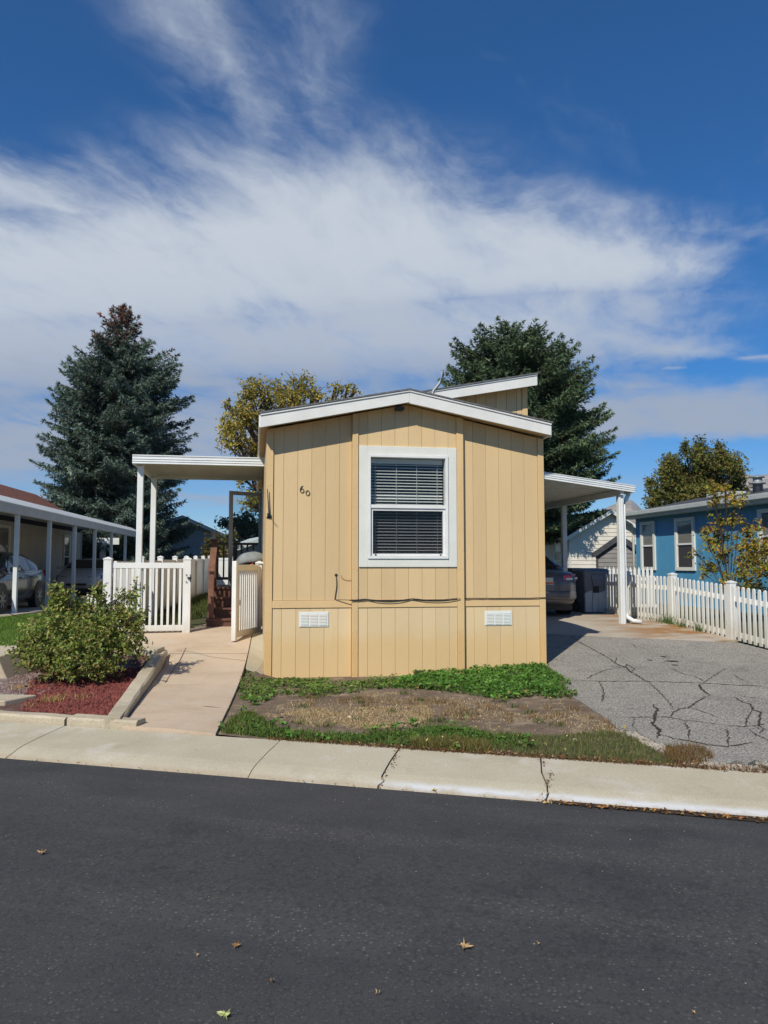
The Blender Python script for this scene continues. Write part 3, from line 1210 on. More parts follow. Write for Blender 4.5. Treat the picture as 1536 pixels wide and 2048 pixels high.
PROUD = -.05


def boards(u0, u1, cuts, v0, v1, z0, ztop, mat, skip=None):
    edges = [u0] + [c for c in cuts if u0 + .02 < c < u1 - .02] + [u1]
    for a, b in zip(edges, edges[1:]):
        a2, b2 = a + (.0017 if a != u0 else 0), b - (.0017 if b != u1 else 0)
        zs = [(z0, None)]
        if skip and a2 < skip[1] and b2 > skip[0]:
            zs = [(z0, skip[2]), (skip[3], None)]
        for lo, hi in zs:
            if hi is None:
                p = [(a2, lo), (b2, lo), (b2, ztop(b2)), (a2, ztop(a2))]
                if a2 < 2.04 < b2:
                    p.insert(3, (2.04, ztop(2.04)))
            else:
                p = [(a2, lo), (b2, lo), (b2, hi), (a2, hi)]
            MB().prism(p, 'y', v0, v1).build('siding_board', mat, home, bevel=.0014, seg=1)


top = lambda u: soffit(u) - .004
LG = [.236 + .203 * k for k in range(6)]
CG = [1.46 + .203 * k for k in range(8)]
RG = [3.075 + .203 * k for k in range(6)]
skipw = (1.335, 2.795, 1.565, 3.335)
boards(.092, 1.228, LG, 0.0, .011, 1.085, top, 'tan_siding')
boards(1.322, 2.80, CG, PROUD, .011, 1.085, top, 'tan_siding', skip=(1.34, 2.79, 1.60, 3.30))
boards(2.912, 4.10, RG, 0.0, .011, 1.085, top, 'tan_siding')
# skirting boards
flat = lambda z: (lambda u: z)
boards(.095, 1.225, [g - .012 for g in LG], -.004, .011, -.33, flat(.972), 'tan_skirt')
boards(1.326, 2.80, CG, PROUD - .004, .011, -.33, flat(.972), 'tan_skirt')
boards(2.915, 4.10, RG, -.004, .011, -.33, flat(.972), 'tan_skirt')
# battens and bands
for a, b, v0, zt in ((-.012, .088, -.022, None), (4.104, HW + .008, -.022, None), (1.232, 1.318, PROUD - .02, None), (2.804, 2.908, PROUD - .02, None)):
    p = [(a, -.33), (b, -.33), (b, soffit(b) - .006), (a, soffit(a) - .006)]
    MB().prism(p, 'y', v0, .013).build('batten', 'tan_batten', home, bevel=.004)
for a, b, v0 in ((.090, 1.230, -.018), (1.320, 2.802, PROUD - .017), (2.910, 4.102, -.018)):
    box('band', 'tan_batten', home, a, b, v0, .0125, .976, 1.081, bevel=.004)
nh_ = MB()
for uc, v0 in ((.04, -.0235), (1.275, PROUD - .0215), (2.856, PROUD - .0215), (4.15, -.0235)):
    zz = .02
    while zz < soffit(uc) - .1:
        for du in (-.028, .028):
            nh_.lathe([(.0045, 0), (.0035, -.0015)], 6, (uc + du + random.uniform(-.006, .006), v0 + .0018, zz + random.uniform(-.02, .02)), axis='y')
        zz += .30
kind(nh_.build('nail_heads', 'rust', home), 'stuff')
# side walls: boards of the same sheet siding along both long sides
sb = MB().box(-.012, .012, 0, .196, -.33, 3.50).mesh('siding_board')
sb.materials.append(MATS['tan_siding'])
for k in range(24):
    if not (20 <= k < 24):
        link('siding_board', sb, None, home, loc=(0, .03 + k * .203, 0))
sb2 = MB().box(HW - .012, HW + .010, 0, .196, -.33, 3.50).mesh('siding_board')
sb2.materials.append(MATS['tan_siding'])
for k in range(13):
    link('siding_board', sb2, None, home, loc=(0, .03 + k * .203, 0))

# roof over the front part
def roof_slab(u0, z0, u1, z1, v0, v1, t, name, mat):
    MB().hexa([(u0, v0, z0 - t), (u1, v0, z1 - t), (u1, v1, z1 - t), (u0, v1, z0 - t), (u0, v0, z0), (u1, v0, z1), (u1, v1, z1), (u0, v1, z0)]).build(name, mat, home)


PK = 2.035
EZ_, RZ_ = 3.728, 4.152
roof_slab(-.125, EZ_ + .012, PK, RZ_ + .012, -.325, 9, .022, 'roof_shingles', 'shingle_grey')
roof_slab(PK, RZ_ + .012, 4.235, EZ_ + .014, -.325, 9, .022, 'roof_shingles', 'shingle_grey')
roof_slab(-.10, EZ_ - .014, PK, RZ_ - .014, -.272, 9, .145, 'roof_deck', 'tan_siding')
roof_slab(PK, RZ_ - .014, 4.205, EZ_ - .014, -.272, 9, .145, 'roof_deck', 'tan_siding')
for (a, za, b, zb) in ((-.108, EZ_, PK - .001, RZ_), (PK + .001, RZ_, 4.216, EZ_)):
    MB().prism([(a, za - .205), (b, zb - .19), (b, zb - .012), (a, za - .012)], 'y', -.30, -.274).build('fascia', 'white_paint', home, bevel=.003)
    MB().prism([(a, za - .036), (b, zb - .036), (b, zb - .0125), (a, za - .0125)], 'y', -.316, -.3005).build('drip_edge', 'white_paint', home, bevel=.002)
box('eave_fascia', 'white_paint', home, -.128, -.1005, -.272, 9, EZ_ - .195, EZ_ - .02)
box('eave_fascia', 'white_paint', home, 4.2055, 4.232, -.272, 2.4, EZ_ - .195, EZ_ - .02)
box('vent_box', 'black_metal', home, 1.86, 1.98, -.20, -.06, 3.875, 3.915)

# raised roof over the rear part
V2 = 2.2
def rz2(u):
    return 5.155 - .197 * (4.985 - u)


def raised(u0, u1, v0, v1, zo, t, name, mat):
    MB().hexa([(u0, v0, rz2(u0) - zo - t), (u1, v0, rz2(u1) - zo - t), (u1, v1, rz2(u1) - zo - t), (u0, v1, rz2(u0) - zo - t),
               (u0, v0, rz2(u0) - zo), (u1, v0, rz2(u1) - zo), (u1, v1, rz2(u1) - zo), (u0, v1, rz2(u0) - zo)]).build(name, mat, home)


raised(1.2, 5.0, V2 - .03, 12, -.012, .022, 'roof_shingles', 'shingle_grey')
raised(1.2, 4.96, V2 + .03, 12, .014, .14, 'roof_deck', 'tan_siding')
MB().prism([(2.3, rz2(2.3) - .20), (4.99, rz2(4.99) - .222), (4.99, rz2(4.99) - .012), (2.3, rz2(2.3) - .012)], 'y', V2, V2 + .027).build('fascia', 'white_paint', home, bevel=.003)
MB().prism([(2.3, rz2(2.3) - .036), (4.99, rz2(4.99) - .036), (4.99, rz2(4.99) - .0125), (2.3, rz2(2.3) - .0125)], 'y', V2 - .016, V2 - .0005).build('drip_edge', 'white_paint', home)
cu = [4.885 - .10, 4.885 - .20] + [4.885 - .2 - .20 * k for k in range(1, 14)]
prev = 4.885
for c in cu:
    MB().prism([(c + .004, 3.4), (prev - .004, 3.4), (prev - .004, rz2(prev) - .165), (c + .004, rz2(c) - .165)], 'y', V2 + .30, V2 + .33).build('siding_board', 'tan_siding', home)
    prev = c
MB().prism([(2.0, 3.4), (4.88, 3.4), (4.88, rz2(4.88) - .17), (2.0, rz2(2.0) - .17)], 'y', V2 + .325, 11.9).build('upper_wall', 'groove_dark', home)
box('corner_trim', 'tan_batten', home, 4.80, 4.90, V2 + .285, V2 + .36, 3.4, rz2(4.8) - .165)
# service mast: bent grey pipe on the roof
MB().tube([(2.50, .8, 3.98), (2.58, .8, 4.20), (2.67, .8, 4.42), (2.76, .8, 4.53), (2.80, .8, 4.60), (2.815, .8, 4.66), (2.815, .8, 4.76)],
          .026, 10).build('vent_mast', 'galv', home, smooth=True)
MB().lathe([(.10, -.05), (.07, .02), (.035, .08)], 12, (2.51, .8, 4.04)).build('flashing', 'galv', home, smooth=True)

# window
win = bpy.data.objects.new('window', None)
COL.objects.link(win)
win.parent = home
VF = PROUD - .022
tr = [(1.328, 1.458, 1.562, 3.342), (2.668, 2.800, 1.562, 3.342), (1.4585, 2.6675, 3.218, 3.342), (1.4585, 2.6675, 1.562, 1.682)]
for a, b, c, d in tr:
    box('trim', 'white_trim', win, a, b, VF, PROUD + .04, c, d, bevel=.004)


def frame(name, mat, par, a, b, c, d, w, v0, v1, wb=None, bev=.003):
    wb = wb or w
    m = MB()
    m.box(a, a + w, v0, v1, c, d).box(b - w, b, v0, v1, c, d).box(a + w, b - w, v0, v1, d - w, d).box(a + w, b - w, v0, v1, c, c + wb)
    return m.build(name, mat, par, bevel=bev)


frame('frame', 'white_vinyl', win, 1.459, 2.667, 1.683, 3.217, .040, VF - .018, .05)
box('meeting_rail', 'white_vinyl', win, 1.50, 2.626, VF - .006, .03, 2.425, 2.475, bevel=.003)
frame('lower_sash', 'white_vinyl', win, 1.50, 2.626, 1.725, 2.424, .036, VF + .014, .02, wb=.03)
box('pane', 'glass_house', win, 1.50, 2.626, -.022, -.018, 2.476, 3.176)
box('pane', 'glass_screen', win, 1.535, 2.591, -.032, -.028, 1.756, 2.423)
for u in (1.575, 2.55):
    box('latch', 'black_metal', win, u - .012, u + .012, VF + .004, VF + .0135, 1.733, 1.750)
box('head_rail', 'blind', win, 1.51, 2.616, .045, .095, 3.10, 3.17)
sl = MB().box(-.553, .553, -.025, .025, -.002, .002).mesh('slat')
sl.materials.append(MATS['blind'])
for k in range(30):
    z = 3.085 - k * .0455
    if z < 1.75:
        break
    link('slat', sl, None, win, loc=(2.063, .072, z + random.uniform(-.002, .002)), rot=(R(random.uniform(-3, 3) + (38 if k in (10, 11) else 20)), R(random.uniform(-.15, .15)), 0))
for u in (1.585, 1.905, 2.215, 2.53):
    MB().tube([(u, .045, 3.10), (u, .045, 1.76)], .0035, 5).build('ladder_cord', 'blind', win)
# skirt vents
for u0, z0 in ((.472, .705), (3.237, .690)):
    vt = MB().box(u0, u0 + .425, -.016, -.0045, z0, z0 + .215).build('vent', 'vent_white', home, bevel=.006)
    for k in range(3):
        a = u0 + .028 + k * .130
        fr = MB()
        for j in range(8):
            zz = z0 + .022 + j * .0215
            fr.hexa([(a, -.024, zz), (a + .108, -.024, zz), (a + .108, -.0165, zz), (a, -.0165, zz), (a, -.019, zz + .014), (a + .108, -.019, zz + .014), (a + .108, -.0165, zz + .014), (a, -.0165, zz + .014)])
        fr.build('louvre', 'vent_louvre', vt)

# house number, old-style figures
def ring(cu_, cz, ru, rz_, ku, kz, n=36):
    m = MB()
    for k in range(n):
        t = 2 * math.pi * k / n
        m.v += [(cu_ + ru * math.cos(t), -.012, cz + rz_ * math.sin(t)), (cu_ + ku * math.cos(t), -.012, cz + kz * math.sin(t)),
                (cu_ + ru * math.cos(t), -.002, cz + rz_ * math.sin(t)), (cu_ + ku * math.cos(t), -.002, cz + kz * math.sin(t))]
    for k in range(n):
        a, b = 4 * k, 4 * ((k + 1) % n)
        m.f += [(a, b, b + 1, a + 1), (a, a + 2, b + 2, b), (a + 1, b + 1, b + 3, a + 3)]
    return m


d0 = ring(.584, 2.636, .031, .038, .0215, .034)
d0.build('digit_zero', 'black_metal', home)
d6 = ring(.502, 2.668, .030, .032, .0205, .027)
tail = [(.476, 2.668, .008), (.474, 2.684, .009), (.477, 2.703, .009), (.486, 2.721, .008), (.499, 2.733, .006), (.515, 2.740, .003)]
b = len(d6.v)
for i, (u, z, w_) in enumerate(tail):
    d = Vector((tail[min(i + 1, 5)][0] - tail[max(i - 1, 0)][0], tail[min(i + 1, 5)][1] - tail[max(i - 1, 0)][1]))
    d.normalize()
    for sgn in (-.3, 1):
        for v in (-.012, -.002):
            d6.v.append((u + d.y * w_ * sgn, v, z - d.x * w_ * sgn))
for i in range(5):
    j = b + 4 * i
    d6.f += [(j, j + 2, j + 6, j + 4), (j, j + 4, j + 5, j + 1), (j + 2, j + 3, j + 7, j + 6)]
d6.build('digit_six', 'black_metal', home)

# black cables stapled along the band
def sag(u0, z0, u1, z1, dip, v, n=10):
    return [(u0 + (u1 - u0) * i / n, v, z0 + (z1 - z0) * i / n - dip * 4 * (i / n) * (1 - i / n) + random.uniform(-.002, .002)) for i in range(n + 1)]


vc = PROUD - .03
cab = sag(1.17, 1.088, 1.42, 1.10, .004, vc) + sag(1.43, 1.098, 2.12, 1.100, .022, vc)[1:] + sag(2.13, 1.10, 2.78, 1.098, .02, vc)[1:] + sag(2.80, 1.098, 3.02, 1.098, .003, -.034)[1:] + sag(3.05, 1.098, 4.19, 1.096, .004, -.034, 16)[1:]
MB().tube(cab, .0065, 6).build('cable', 'black_plastic', home, smooth=True)
cab2 = sag(1.19, 1.082, 1.45, 1.095, .006, vc - .008) + sag(1.46, 1.095, 2.10, 1.098, .045, vc - .008)[1:] + sag(2.12, 1.098, 2.83, 1.094, .038, vc - .008)[1:] + sag(2.85, 1.094, 3.0, 1.096, 0, -.04)[1:]
MB().tube(cab2, .0055, 6).build('cable', 'black_plastic', home, smooth=True)
MB().tube([(1.005, -.01, 1.44), (1.01, -.014, 1.36), (1.012, -.014, 1.30), (1.006, -.014, 1.24), (.995, -.014, 1.17), (.985, -.012, 1.095), (1.01, -.026, 1.09), (1.17, vc, 1.088)], .006, 6).build('cable', 'black_plastic', home, smooth=True)
MB().lathe([(.022, 0), (.022, .008), (.01, .014)], 10, (1.005, -.006, 1.445), axis='y').build('cable_entry', 'black_plastic', home)
MB().tube([(1.075, -.006, 1.445), (1.085, -.012, 1.41), (1.115, -.014, 1.385), (1.17, -.012, 1.37), (1.225, -.01, 1.372)], .003, 5).build('wire', 'rust', home)
# bracket and rod at the left corner
MB().box(.006, .050, -.062, -.0225, 2.285, 2.335).box(-.004, .06, -.036, -.0222, 2.262, 2.284).build('bracket', 'black_metal', home, bevel=.004)
MB().tube([(.030, -.05, 2.33), (.018, -.055, 2.48), (.004, -.06, 2.68)], [.009, .008, .006], 6).build('bracket_rod', 'black_metal', home)
MB().tube([(.030, -.06, 2.31), (.034, -.17, 2.33)], .005, 6).build('bracket_hook', 'black_metal', home)

# storm door standing open on the left side
dr = bpy.data.objects.new('storm_door', None)
COL.objects.link(dr)
dr.parent = home
dr.location = (-.02, 4.55, 1.19)
dr.rotation_euler = (0, 0, R(180 + 32))
frame('frame', 'door_grey', dr, 0, .76, 0, 1.86, .075, -.018, .018, wb=.11)
box('pane', 'glass_clear', dr, .075, .685, -.003, .003, .11, 1.785)
MB().box(.705, .74, -.045, -.0185, .88, 1.02).box(.71, .735, -.075, -.045, .99, 1.01).build('handle', 'black_metal', dr, bevel=.004)
box('doorway', 'white_trim', home, -.03, -.012, 4.12, 4.88, 1.15, 3.1)

# ------------------------------------------------------------------ patio cover on the left
pc = thing('patio_cover', 'white flat metal patio cover on two slim posts left of the tan home', 'patio cover', hl(0, 0), HA)
zt = 3.50
MB().box(-2.24, -.03, 2.62, 4.95, zt - .085, zt - .03).build('roof_panel', 'soffit_metal', pc)
rib = MB().box(-2.235, -.035, -.012, .012, -.03, -.0005).mesh('panel_rib')
rib.materials.append(MATS['soffit_metal'])
for k in range(11):
    link('panel_rib', rib, None, pc, loc=(0, 2.75 + k * .2, zt - .085))
fa = MB().box(-2.27, .0, 2.56, 2.60, zt - .155, zt)
fa.box(-2.27, .0, 2.548, 2.56, zt - .02, zt).box(-2.27, .0, 2.55, 2.56, zt - .075, zt - .06).box(-2.27, .0, 2.55, 2.56, zt - .115, zt - .10).box(-2.27, .0, 2.548, 2.56, zt - .155, zt - .14)
fa.build('front_fascia', 'white_metal', pc, bevel=.003)
box('side_beam', 'white_metal', pc, -2.268, -2.21, 2.602, 5.0, zt - .17, zt - .002, bevel=.003)
box('rear_fascia', 'white_metal', pc, -2.205, -.03, 4.955, 5.0, zt - .15, zt - .01)
for v in (2.78, 4.55):
    box('post', 'white_metal', pc, -2.205, -2.105, v - .05, v + .05, .35, zt - .175, bevel=.006)
    box('beam_bracket', 'white_metal', pc, -2.209, -2.10, v - .02, v + .02, zt - .175, zt - .09)

# ------------------------------------------------------------------ carport on the right
cp = thing('carport', 'white sloping metal carport roof on square posts right of the tan home', 'carport', hl(0, 0), HA)


def cz(u):
    return 3.555 - .124 * (u - 5.0)


C0, C1, CV0, CV1 = 5.005, 7.60, 3.48, 11.5


def cslab(u0, u1, v0, v1, zo, t):
    return MB().hexa([(u0, v0, cz(u0) - zo - t), (u1, v0, cz(u1) - zo - t), (u1, v1, cz(u1) - zo - t), (u0, v1, cz(u0) - zo - t),
                      (u0, v0, cz(u0) - zo), (u1, v0, cz(u1) - zo), (u1, v1, cz(u1) - zo), (u0, v1, cz(u0) - zo)])


cslab(C0, C1 - .05, CV0 + .05, CV1, .04, .03).build('roof_panel', 'white_metal', cp)
pr_ = cslab(C0, C1 - .06, -.022, .022, .0705, .035)
prm = pr_.mesh('panel_rib')
prm.materials.append(MATS['white_metal'])
for k in range(30):
    link('panel_rib', prm, None, cp, loc=(0, CV0 + .2 + k * .26, 0))
fm = cslab(C0, C1, CV0 + .012, CV0 + .045, 0, .145)
for zo in (0, .045, .085, .128):
    fm2 = cslab(C0, C1, CV0, CV0 + .012, zo, .017)
    b = len(fm.v)
    fm.v += fm2.v
    fm.f += [tuple(i + b for i in f) for f in fm2.f]
fm.build('front_fascia', 'white_metal', cp, bevel=.002)
box('side_gutter', 'white_metal', cp, C1 - .045, C1 + .03, CV0 + .046, CV1, cz(C1) - .14, cz(C1) - .002, bevel=.004)
box('side_beam', 'white_metal', cp, 7.30, 7.38, CV0 + .06, CV1, cz(7.38) - .22, cz(7.38) - .108, bevel=.004)
for v in (3.66, 6.55, 9.4):
    pg = MB().box(7.285, 7.395, v - .055, v + .055, .30, cz(7.4) - .22)
    pg.box(7.305, 7.325, v - .062, v - .055, .30, cz(7.4) - .22).box(7.355, 7.375, v - .062, v - .055, .30, cz(7.4) - .22)
    pg.build('post', 'white_metal', cp, bevel=.004)
MB().tube([(7.60, 3.75, cz(7.6) - .12), (7.52, 3.74, cz(7.6) - .28), (7.44, 3.72, cz(7.6) - .40), (7.44, 3.72, .62), (7.46, 3.68, .52), (7.54, 3.58, .44), (7.68, 3.50, .42)], .045, 8).build('downspout', 'white_metal', cp, smooth=True)

# ------------------------------------------------------------------ wooden steps and deck
dk = thing('deck_steps', 'brown wooden steps and railing up to the side door', 'steps', hl(0, 0), HA)
zs = [.625, .80, .985, 1.165]
vs_ = [3.02, 3.30, 3.58, 3.86]
for i, (z, v) in enumerate(zip(zs, vs_)):
    u0 = -1.02 if i == 0 else -.93
    box('riser', 'brown_wood', dk, u0, -.02, v + .03, v + .055, (.40 if i == 0 else zs[i - 1] + .001), z - .04)
    box('tread', 'brown_wood', dk, u0 - .01, -.02, v, v + .31 if i < 3 else v + .2, z - .039, z, bevel=.006)
box('stringer', 'brown_wood', dk, -.985, -.935, 3.06, 3.9, .40, .585)
box('stringer', 'brown_wood', dk, -.984, -.9405, 3.34, 3.9, .586, .76)
for k in range(12):
    box('deck_board', 'brown_wood', dk, -1.02, -.02, 4.072 + k * .145, 4.21 + k * .145, 1.13, 1.165, bevel=.003)
box('deck_skirt', 'brown_wood', dk, -1.0, -.03, 4.065, 5.75, .40, 1.128)
MB().box(-.985, -.885, 3.08, 3.18, .626, 1.47).build('newel', 'brown_wood_light', dk, bevel=.006)
MB().box(-1.0, -.885, 4.0, 4.11, .99, 2.06).build('newel', 'brown_wood', dk, bevel=.006)
box('newel_cap', 'brown_wood', dk, -1.02, -.865, 3.98, 4.13, 2.0605, 2.09, bevel=.006)
MB().hexa([(-.99, 3.03, 1.472), (-.87, 3.03, 1.472), (-.87, 4.0, 2.0), (-.99, 4.0, 2.0), (-.99, 3.03, 1.512), (-.87, 3.03, 1.512), (-.87, 4.0, 2.04), (-.99, 4.0, 2.04)]).build('handrail', 'brown_wood_light', dk, bevel=.005)
MB().hexa([(-.955, 3.19, .76), (-.915, 3.19, .76), (-.915, 4.0, 1.28), (-.955, 4.0, 1.28), (-.955, 3.19, .84), (-.915, 3.19, .84), (-.915, 4.0, 1.36), (-.955, 4.0, 1.36)]).build('bottom_rail', 'brown_wood', dk)
for k in range(6):
    v = 3.27 + k * .125
    box('baluster', 'brown_wood', dk, -.952, -.918, v, v + .034, .80 + (v - 3.19) * .642 + .02, 1.48 + (v - 3.03) * .544 - .01)
box('top_rail', 'brown_wood', dk, -1.0, -.02, 5.62, 5.72, 2.02, 2.07)
box('bottom_rail', 'brown_wood', dk, -1.0, -.02, 5.64, 5.70, 1.27, 1.33)
for k in range(4, 12):
    box('baluster', 'brown_wood', dk, -1.46 + k * .125, -1.425 + k * .125, 5.655, 5.69, 1.331, 2.019)
box('post', 'brown_wood', dk, -.62, -.53, 5.6, 5.735, 1.166, 2.12)
pl_ = thing('post_lantern', 'small grey solar lantern on the brown railing post', 'lantern', hl(-.9425, 4.055, 2.0905), HA)
MB().lathe([(.05, 0), (.05, .015), (.03, .025), (.032, .10)], 10).build('body', 'door_grey', pl_, smooth=True)
MB().lathe([(.055, .1005), (.045, .13), (.008, .16)], 10).build('lantern_cap', 'galv', pl_, smooth=True)

# padded cover / hood on the landing
gc = thing('padded_cover', 'grey quilted hood with black underside and orange patch on the landing', 'cover', hl(-.28, 4.0, 1.166), HA)
bm = bmesh.new()
bmesh.ops.create_uvsphere(bm, u_segments=28, v_segments=16, radius=1)
for v in bm.verts:
    x, y, z = v.co
    puff = 1 + .06 * abs(math.sin(x * 4.2 + .6))
    v.co = (.05 + x * .31 * puff, y * .26 * puff, .53 + max(z, -.35) * .17 * puff - .07 * max(0, -x) ** 2 + .02 * x)
me = bpy.data.meshes.new('hood')
bm.to_mesh(me)
bm.free()
M('quilt', (.24, .265, .275), .8, (.17, .19, .20), 7, bump=.5, bscale=14)
M('orange_cloth', (.42, .085, .03), .8)
link('hood', me, 'quilt', gc, smooth=True)
bm = bmesh.new()
bmesh.ops.create_uvsphere(bm, u_segments=24, v_segments=12, radius=1)
for v in bm.verts:
    x, y, z = v.co
    v.co = (x * .30 - .06, y * .235, .27 + z * .265)
me = bpy.data.meshes.new('underside')
bm.to_mesh(me)
bm.free()
link('underside', me, 'black_plastic', gc, smooth=True)
MB().hexa([(.02, -.262, .28), (.12, -.268, .24), (.12, -.15, .24), (.02, -.15, .28), (.0, -.285, .42), (.09, -.30, .46), (.09, -.19, .46), (.0, -.19, .42)]).build('patch', 'orange_cloth', gc, bevel=.01)

# ------------------------------------------------------------------ white vinyl fences
def cap_mesh(w, h):
    m = MB()
    a = w / 2 + .008
    m.box(-a, a, -a, a, 0, .02)
    b = len(m.v)
    m.v += [(-a, -a, .0203), (a, -a, .0203), (a, a, .0203), (-a, a, .0203), (0, 0, .02 + h)]
    m.f += [(b, b + 1, b + 4), (b + 1, b + 2, b + 4), (b + 2, b + 3, b + 4), (b + 3, b, b + 4)]
    return m.mesh('post_cap')


CAP = cap_mesh(.127, .03)
CAP.materials.append(MATS['white_vinyl'])


def vpost(par, u, v, z0, z1, w=.127):
    o = MB().box(-w / 2, w / 2, -w / 2, w / 2, 0, z1 - z0 - .045).build('post', 'white_vinyl', par, bevel=.004, loc=(u, v, z0))
    link('post_cap', CAP, None, o, loc=(0, 0, z1 - z0 - .0445))
    return o


ff = thing('vinyl_fence', 'white vinyl picket fence panel between two capped posts beside the open gate', 'fence', hl(0, 2.42), HA)
vpost(ff, -1.30, 0, .33, 1.725)
vpost(ff, -2.60, 0, .33, 1.725)
box('top_rail', 'white_vinyl', ff, -2.535, -1.365, -.025, .025, 1.535, 1.63, bevel=.004)
box('bottom_rail', 'white_vinyl', ff, -2.535, -1.365, -.025, .025, .475, .57, bevel=.004)
pk = MB().box(-.019, .019, -.019, .019, .571, 1.534).mesh('picket')
pk.materials.append(MATS['white_vinyl'])
for k in range(12):
    link('picket', pk, None, ff, loc=(-2.487 + k * .0975, 0, 0))
MB().box(-1.318, -1.298, -.085, -.064, 1.30, 1.31).box(-1.318, -1.298, -.085, -.064, 1.42, 1.43).box(-1.244, -1.232, -.09, -.02, 1.30, 1.43).box(-1.29, -1.22, -.09, -.078, 1.355, 1.385).build('latch', 'black_metal', ff)

gt = thing('fence_gate', 'white vinyl picket gate swung open against the tan home', 'gate', hl(-.075, 2.42), HA)
vpost(gt, -.005, .09, .3, 1.66, .09)
gl_ = bpy.data.objects.new('gate_leaf', None)
COL.objects.link(gl_)
gl_.parent = gt
gl_.location = (-.03, 0.02, 0)
gl_.rotation_euler = (0, 0, R(-112))
G = 1.02
box('stile', 'white_vinyl', gl_, .0, .06, -.03, .03, .43, 1.60, bevel=.004)
box('stile', 'white_vinyl', gl_, G - .075, G, -.0375, .0375, .375, 1.655, bevel=.004)
box('top_rail', 'white_vinyl', gl_, .061, G - .076, -.022, .022, 1.50, 1.595, bevel=.004)
box('bottom_rail', 'white_vinyl', gl_, .061, G - .076, -.022, .022, .42, .52, bevel=.004)
gpk = MB().box(-.017, .017, -.010, .010, .521, 1.499).mesh('picket')
gpk.materials.append(MATS['white_vinyl'])
for k in range(9):
    link('picket', gpk, None, gl_, loc=(.117 + k * .0895, 0, 0))
for z in (.60, 1.42):
    box('hinge', 'black_metal', gl_, -.06, .03, -.045, -.031, z - .035, z + .035)
MB().box(G - .05, G - .01, -.055, -.038, 1.14, 1.15).box(G - .05, G - .01, -.055, -.038, 1.20, 1.21).box(G - .055, G - .045, -.06, -.038, 1.135, 1.215).build('latch', 'black_metal', gl_)

# tall side fence running back
NA = R(7.9)
s0 = at(229, 1128, 13.1)
pf = thing('privacy_fence', 'long white vinyl fence running back behind the rose bush', 'fence', (s0.x, s0.y, 0), NA)
prev = 0
zg = lambda y: .34 + .006 * y
for k in range(7):
    y = k * 2.55
    if k:
        vpost(pf, 0, y, zg(y), 1.745 + .012 * y)
    z0, z1 = zg(y), 1.66 + .012 * y
    box('top_rail', 'white_vinyl', pf, -.025, .025, y + .066, y + 2.484, z1 - .09, z1)
    box('bottom_rail', 'white_vinyl', pf, -.025, .025, y + .066, y + 2.484, z0 + .05, z0 + .14)
    if k < 1:
        nb = 22
        for j in range(nb):
            box('picket', 'white_vinyl', pf, -.012, .012, y + .12 + j * .107, y + .16 + j * .107, z0 + .141, z1 - .091)
    else:
        nb = 16
        for j in range(nb):
            box('panel_board', 'white_vinyl', pf, -.011, .011, y + .068 + j * .151, y + .217 + j * .151, z0 + .141, z1 - .091)
bf0 = Vector((s0.x, s0.y, 0)) + Vector((-math.sin(NA), math.cos(NA), 0)) * 17.9
bf = thing('privacy_fence', 'white vinyl fence across the back of the yard seen behind the steps', 'fence', bf0, NA)
for k in range(5):
    x = k * 1.0
    vpost(bf, x, 0, .42, 1.96, .12)
    if k < 4:
        box('top_rail', 'white_vinyl', bf, x + .066, x + .934, -.025, .025, 1.78, 1.87)
        for j in range(6):
            box('panel_board', 'white_vinyl', bf, x + .066 + j * .1445, x + .208 + j * .1445, -.011, .011, .5, 1.779)

# low picket fence to the right
fr0 = Vector((6.31, 13.7, 0))
FA = R(9.9)
rf = thing('picket_fence', 'white picket fence with rounded pickets and capped posts along the driveway', 'fence', (fr0.x, fr0.y, 0), FA)
pts = [(-.032, 0), (.032, 0), (.032, .93)] + [(.032 * math.cos(t), .93 + .035 * math.sin(t)) for t in (math.pi * k / 6 for k in range(1, 6))] + [(-.032, .93)]
pm = MB().prism(pts, 'x', -.011, .011).mesh('picket')
pm.materials.append(MATS['white_vinyl'])
SP = 1.93


def fz(y):
    w = Vector((fr0.x - y * math.sin(FA), fr0.y + y * math.cos(FA), 0))
    return zr(w.y)


for k in range(-3, 5):
    y = k * SP
    a, b = fz(y), fz(y + SP)
    vpost(rf, 0, y, a - .1, a + 1.075)
    for zo, h in ((.075, .09), (.71, .09)):
        MB().hexa([(-.025, y + .066, a + zo), (.025, y + .066, a + zo), (.025, y + SP - .066, b + zo), (-.025, y + SP - .066, b + zo),
                   (-.025, y + .066, a + zo + h), (.025, y + .066, a + zo + h), (.025, y + SP - .066, b + zo + h), (-.025, y + SP - .066, b + zo + h)]).build(
            'top_rail' if zo > .5 else 'bottom_rail', 'white_vinyl', rf, bevel=.003)
    n = 13
    for j in range(n):
        f = (j + .75) / (n + .5)
        link('picket', pm, None, rf, loc=(-.037, y + SP * f, a + (b - a) * f + .03))

# short fence across, beside the bin, in the same style
q = at(1214, 1128, 20.3)
cf = thing('picket_fence', 'short run of white pickets with pointed tops right of the grey bin', 'fence', (q.x - .05, 20.5, .38), R(-4))
pp = MB().prism([(-.033, 0), (.033, 0), (.033, 1.0), (0, 1.09), (-.033, 1.0)], 'y', -.011, .011).mesh('picket')
pp.materials.append(MATS['white_vinyl'])
for k in range(12):
    link('picket', pp, None, cf, loc=(.05 + k * .112, -.035, .07))
box('top_rail', 'white_vinyl', cf, 0, 1.4, -.0225, .0225, .78, .87)
box('bottom_rail', 'white_vinyl', cf, 0, 1.4, -.0225, .0225, .06, .15)
